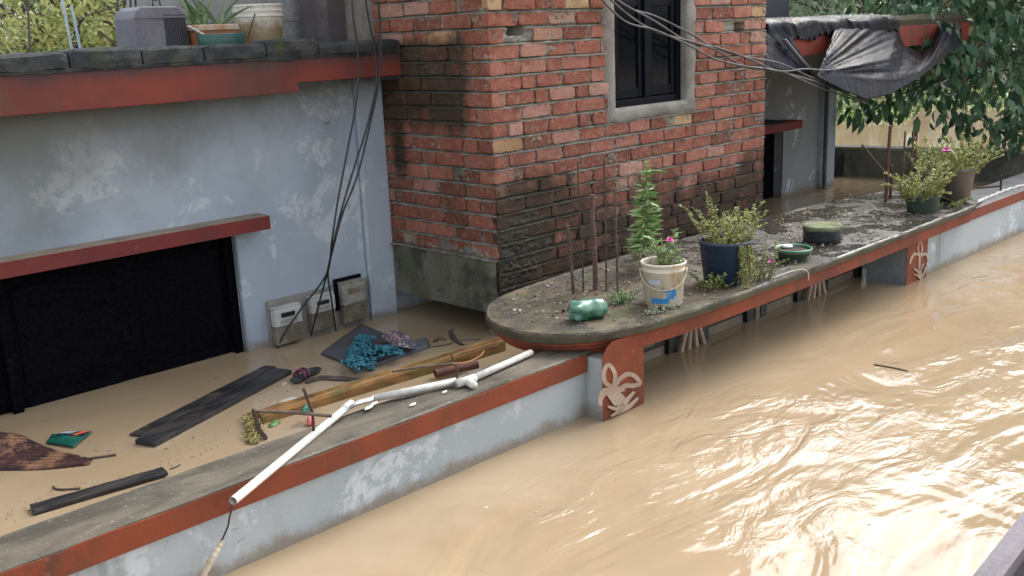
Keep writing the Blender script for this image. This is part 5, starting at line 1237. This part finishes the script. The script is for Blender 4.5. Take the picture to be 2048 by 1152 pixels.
tag(dh, 'shallow teal plastic dish before the orange planter on the roof', 'dish')
for v_ in (1,): 
    sc_ = dh.scale; dh.scale = (1, .45, 1)
Y = 5.30; c = at_y(546, 91, Y); k = mpp(c); zt = at_y(546, 7, Y)[2]-ZR; cc = np.array([c[0], Y+.13, ZR]); r1 = 50*k; r0 = 42*k
t = NT('muddy_white_bucket'); z = t.sep(2); col = t.mix(t.ramp(t.math('ADD', z, t.math('MULTIPLY', t.noise(9, 5, .7), -.22)), 1.80, 1.70), (.70, .67, .58), (.30, .22, .12)); col = t.mix(t.ramp(t.noise(40, 4, .7), .55, .7, 0, .6), col, (.20, .14, .08)); mb2 = t.done(col, .6, t.noise(60, 4), .3, .003)
e_ = empty('bucket', cc, 'mud stained white bucket with stacked rim bands on the roof', 'bucket')
MB().lathe([(r0, 0), (r0+(r1-r0)*.75, zt*.72), (r1, zt*.73), (r1, zt*.76), (r1*.975, zt*.77), (r1*.98, zt*.83), (r1*1.01, zt*.84), (r1*1.01, zt*.88), (r1*.985, zt*.89), (r1*.99, zt*.95), (r1*1.03, zt*.955), (r1*1.03, zt*.99), (r1, zt), (r1*.95, zt*.99), (r1*.9, zt*.6)], cc, 48).build('bucket_body', mb2, e_, smooth=False)
pts = [cc+np.array([-r1*1.0, -.03, zt*.85]), cc+np.array([-r1*.85, -.13, zt*.55]), cc+np.array([-r1*1.0, -.15, zt*.25])]
MB().tube([cc+np.array([-r1*.62, -r1*.80, zt*.80]), cc+np.array([-r1*.85, -r1*.86, zt*.55]), cc+np.array([-r1*1.06, -r1*.80, zt*.28])], .003, 6).build('handle', DKIRON, e_)

# ------------------------------------------------------------------ boat under the camera
bt = empty('boat', (1.5, .2, -.2), 'edge of the grey wooden boat at the lower right corner', 'boat')
BW = M('weathered_boat_wood', (.17, .15, .17), .7, (.10, .085, .10), 4, c3=(.24, .21, .23), sc3=6, bump=.5, bsc=30, bd=.008, stretch=(.3, 2, 1)); BI = M('dark_boat_inside', (.06, .05, .06), .75, (.035, .03, .035), 4, bump=.4)
ga = at_z(1958, 1152, .35); gb = at_z(2048, 1036, .35); sl = (gb[1]-ga[1])/(gb[0]-ga[0])
def edge(x):
    y = ga[1]+sl*(x-ga[0]); return y-.9*max(0, (x-3.6)/2.6)**2*1.2-.25*max(0, (-.8-x)/1.5)**2
xs = np.linspace(-2.2, 6.1, 60); ym = -.1
def yy(x, s_): e0 = edge(x); return e0 if s_ > 0 else 2*ym-e0
m = MB(); mi = MB(); mg = MB()
for s_ in (1, -1):
    ko = []; ki = []; kg = []
    for x in xs:
        e0 = yy(x, s_); sg = s_; w = abs(e0-ym); rise = .22*max(0, (x-3.6)/2.5)**2
        ko.append([(x, ym+sg*w*f, z+rise) for f, z in ((1, .335), (.96, .15), (.88, -.02), (.55, -.18), (0, -.2))])
        ki.append([(x, ym+sg*max(0, w*f-.03), z+rise) for f, z in ((1, .335), (.96, .15), (.88, 0), (.55, -.14), (0, -.16))])
        kg.append([(x, ym+sg*(w+.008), .318+rise), (x, ym+sg*(w+.012), .352+rise), (x, ym+sg*(w-.05), .354+rise), (x, ym+sg*(w-.052), .318+rise)])
    m.grid(ko); mi.grid(ki); mg.grid(kg)
m.build('hull', BW, bt); mi.build('inner_planking', BI, bt); mg.build('gunwale', BW, bt)
m = MB()
for x in (-1.2, .4, 2.9, 4.2): w = abs(edge(x)-ym)-.06; m = MB().box((x, ym-w, .2), (x+.22, ym+w, .225)); m.build('thwart', BI, bt, bevel=.004)
for x in np.arange(-1.6, 5, .45):
    w = abs(edge(x)-ym); MB().tube([(x, ym+(w*f-.045), z) for f, z in ((1, .33), (.96, .15), (.88, .015), (.55, -.125), (0, -.145))], .016, 6).build('rib', BI, bt)

# ------------------------------------------------------------------ vegetation
BARK = M('tree_bark', (.10, .085, .07), .95, (.055, .045, .04), 8, bump=.8, bsc=20, bd=.02, stretch=(1, 1, .3))
def limb(m, a, b, r0, r1, n_=8, wob=.15):
    a = np.array(a, float); b = np.array(b, float); l = np.linalg.norm(b-a); pts = [a+(b-a)*t+np.array([noise.noise(Vector((t*2+a[0], a[1], 0))), noise.noise(Vector((t*2+a[0], a[1], 5))), 0])*wob*l*math.sin(math.pi*t) for t in np.linspace(0, 1, n_)]
    m.tube(pts, np.linspace(r0, r1, n_), 8); return pts
def big_tree():
    e_ = empty('tree', (14.6, 4.4, -.6), 'big leafed green tree with drooping branches beyond the tarpaulin', 'tree')
    random.seed(70); np.random.seed(70)
    b0 = np.array([14.6, 4.4, -.6]); fork = at_d(2180, 40, 12.9); t = MB(); limb(t, b0, fork, .22, .15, 10, .05)
    f = MB(); cl = []
    def add_region(n_, fx, dmin, dmax):
        for i in range(n_):
            px, py = fx(); D_ = random.uniform(dmin, dmax); cl.append((px, py, D_))
    def inside():
        while True:
            px, py = random.uniform(1600, 2420), random.uniform(-420, 262)
            low = np.interp(px, [1600, 1690, 1760, 1840, 1900, 1960, 2050, 2420], [0, 5, 60, 150, 185, 225, 240, 240]); left = px > np.interp(py, [-420, 0, 60, 260], [1900, 1790, 1800, 1650])
            if py < low and left: return px, py
    add_region(150, inside, 9.9, 13.4)
    for px, py in ((1752, 185), (1785, 195), (1745, 215), (1820, 190), (1905, 225), (1930, 245), (1970, 262), (2010, 262), (2040, 262), (1705, 205)): cl.append((px, py, random.uniform(10.3, 11.4), 1))
    br = []
    for i in range(26):
        px, py, D_ = random.choice(cl)[:3]; p = at_d(px, py, D_+.3); br.append(limb(t, fork+np.random.normal(0, .2, 3), p, .06, .015, 8, .2))
    nodes = np.array([q for b_ in br for q in b_])
    for px, py, D_, *sm in cl:
        c = at_d(px, py, D_); j = np.argmin(((nodes-c)**2).sum(1))
        limb(t, nodes[j], c, .012, .004, 6, .15)
        N = 26 if sm else 105; off = np.random.normal(0, 1, (N, 3))*[.24, .24, .20]*(.45 if sm else 1); outw = off.copy(); outw[:, 2] = -.55-np.abs(np.random.normal(0, .35, N))+.25*np.random.rand(N)
        outw += np.random.normal(0, .25, (N, 3)); outw[:, :2] += -.35*np.array([.7, .7])
        f.leaves(c+off, outw, np.random.uniform(.08, .19, N), .42, .25)
    f.build('crown', leafmat('big_leaf', (.03, .085, .04), (.11, .20, .10), (.34, .24, .10), .30, .15), e_); t.build('trunk', BARK, e_)
big_tree()
def bush_tree(base, H, R, n_, leaf, mt, label, grp, seed, trunk_h=.3, ncl=26, squash=1., cs=.30, name='tree'):
    random.seed(seed); np.random.seed(seed); base = np.array(base, float); e_ = empty(name, base, label, 'tree', grp); t = MB(); f = MB()
    top = base+np.array([0, 0, H*.85]); limb(t, base, top, R*.06, R*.015, 8, .05)
    for i in range(ncl):
        a = random.uniform(0, 6.283); zf = random.uniform(trunk_h, 1); rr = R*math.sqrt(random.random())*math.sin(math.pi*min(1, .25+.7*(1-zf)+.05))**.5*.9
        c = base+np.array([rr*math.cos(a), rr*math.sin(a), H*zf]); limb(t, base+np.array([0, 0, H*zf*.7]), c, R*.02, R*.006, 5, .1)
        N = n_//ncl; v = np.random.normal(size=(N, 3)); v /= np.linalg.norm(v, axis=1, keepdims=True); v *= R*cs*np.random.uniform(.5, 1.05, (N, 1))*[1, 1, .8*squash]
        d = v+np.random.normal(0, R*.15, (N, 3)); d[:, 2] -= R*.05
        sh = random.random(); f.leaves(c+v, d, leaf*np.random.uniform(.6, 1.3, N), .42, .2, tint=np.clip(np.random.rand(N)*.5+sh*.5, 0, 1))
    f.build('crown', mt, e_); t.build('trunk', BARK, e_)
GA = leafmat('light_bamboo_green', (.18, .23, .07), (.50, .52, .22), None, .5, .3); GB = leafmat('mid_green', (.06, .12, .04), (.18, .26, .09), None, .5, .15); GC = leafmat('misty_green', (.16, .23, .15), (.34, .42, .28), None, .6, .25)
g_ = 'trees behind the left house'
def tpos(px, D_): p = at_d(px, 100, D_); return (p[0], p[1], -.6)
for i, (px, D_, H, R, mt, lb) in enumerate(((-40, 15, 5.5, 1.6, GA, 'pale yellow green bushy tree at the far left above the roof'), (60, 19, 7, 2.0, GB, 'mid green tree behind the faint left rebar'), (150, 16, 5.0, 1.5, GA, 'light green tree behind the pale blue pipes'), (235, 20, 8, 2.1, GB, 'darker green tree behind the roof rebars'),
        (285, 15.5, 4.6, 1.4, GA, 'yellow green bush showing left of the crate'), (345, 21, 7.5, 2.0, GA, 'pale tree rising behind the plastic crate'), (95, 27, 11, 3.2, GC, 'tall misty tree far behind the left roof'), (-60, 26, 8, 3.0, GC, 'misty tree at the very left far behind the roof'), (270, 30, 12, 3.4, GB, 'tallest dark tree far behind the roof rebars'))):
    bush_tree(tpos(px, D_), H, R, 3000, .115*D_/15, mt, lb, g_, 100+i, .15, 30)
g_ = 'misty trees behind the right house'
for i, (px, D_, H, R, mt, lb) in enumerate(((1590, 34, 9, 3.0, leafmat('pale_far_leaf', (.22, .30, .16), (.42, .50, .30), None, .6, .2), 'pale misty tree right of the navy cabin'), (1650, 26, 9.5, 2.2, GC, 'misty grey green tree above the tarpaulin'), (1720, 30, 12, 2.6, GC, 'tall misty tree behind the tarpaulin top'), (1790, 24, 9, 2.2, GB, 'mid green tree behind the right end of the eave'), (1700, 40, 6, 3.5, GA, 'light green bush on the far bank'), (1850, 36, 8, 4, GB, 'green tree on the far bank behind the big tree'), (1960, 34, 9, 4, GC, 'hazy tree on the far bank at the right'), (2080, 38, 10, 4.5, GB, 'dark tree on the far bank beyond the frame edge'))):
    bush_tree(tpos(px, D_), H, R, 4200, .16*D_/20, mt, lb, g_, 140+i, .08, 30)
# floating weeds and bank
f = MB(); random.seed(90); np.random.seed(90); P = []; D = []
for i in range(15000):
    px = random.uniform(1640, 2150); py = 182+62*random.random()**1.3; e = 249+9*noise.noise(Vector((px*.02, 0, 0)))-np.interp(px, [1670, 1800, 1850, 2150], [0, 4, 30, 40])
    if py > e: continue
    q = at_z(px, py, 0); 
    if noise.noise(Vector((q[0]*.5, q[1]*.8, 0))) < -.28: continue
    P.append(q); D.append((random.gauss(0, .8), random.gauss(0, .8), random.uniform(.05, .35)))
f.leaves(P, D, np.random.uniform(.06, .17, len(P)), .6, .3)
tag(f.build('water_weeds', leafmat('water_weed', (.17, .24, .06), (.36, .43, .17), (.55, .6, .42), .6, .1)), 'mat of pale green water weeds on the far flood', 'weeds', None, 'stuff')
# distant low bank beyond everything
m = MB(); rows = []
for j, (rr, z) in enumerate(((46, -.3), (52, .5), (70, 1.5), (120, 3))):
    rows.append([(rr*math.cos(a), rr*math.sin(a), z+.5*noise.noise(Vector((a*9, j, 0)))) for a in np.linspace(-3.14159, 3.14159, 160)])
m.grid(rows); o = m.build('far_bank', M('bank_green', (.08, .11, .04), .95, (.14, .16, .07), 1)); o['kind'] = 'structure'
f = MB(); random.seed(95); np.random.seed(95); N = 26000; a = np.random.uniform(-.25, 1.9, N); rr = np.random.uniform(50, 75, N); hh = np.random.rand(N)**.8*(7+4*np.sin(a*9)+2.5*np.sin(a*23+1))
f.leaves(np.stack([rr*np.cos(a), rr*np.sin(a), hh], 1), np.random.normal(size=(N, 3)), np.random.uniform(.7, 1.6, N), .5, .2)
tag(f.build('distant_wood', leafmat('distant_wood', (.10, .16, .09), (.22, .30, .17), None, .7, .15)), 'far off belt of trees closing the horizon', 'wood', None, 'stuff')

m = MB(); random.seed(123)
for i in range(170):
    x = random.uniform(2.0, 11); y = random.uniform(.6, 2.75)
    if noise.noise(Vector((x*.9, y*1.4, 2))) < .02: continue
    r_ = random.uniform(.003, .011); m.lathe([(r_, 0), (r_*.8, .002), (.0001, .003)], (x, y, -.0005), 7, cap0=False, wob=.6)
tag(m.build('foam_flecks', M('dirty_foam', (.60, .52, .42), .7, (.35, .26, .17), 40)), 'flecks of dirty foam and grit drifting on the street side flood', 'foam', None, 'stuff')
tag(MB().tube(cat([at_z(1748, 729, .003), at_z(1780, 734, .004), at_z(1816, 742, .002)], 6), .0035, 6).build('twig', BK), 'thin dark stick drifting on the open flood right of the gate', 'twig')

P = []; D = []; random.seed(321); np.random.seed(321)
for i in range(900):
    px = random.uniform(0, 1000); py = 1062-.36*px-abs(random.gauss(0, 26))-4
    if random.random() < .45: px, py = random.gauss(*random.choice(((600, 60), (720, 70), (420, 90), (120, 60)))), 0; py = random.uniform(1060-.36*px-150, 1055-.36*px)
    q = at_z(px, py, .0012)
    if q[1] < 3.185 or q[1] > 5.0 or noise.noise(Vector((q[0]*2.2, q[1]*2.2, 5))) < -.05: continue
    P.append(q); D.append((random.gauss(0, 1), random.gauss(0, 1), random.uniform(0, .1)))
m = MB().leaves(P, D, np.random.uniform(.003, .014, len(P)), .5, .05)
tag(m.build('drift_scum', leafmat('drift_scum', (.10, .07, .04), (.35, .27, .17), (.55, .5, .42), .6)), 'specks of leaf and scum drifting on the yard water', 'scum', None, 'stuff')
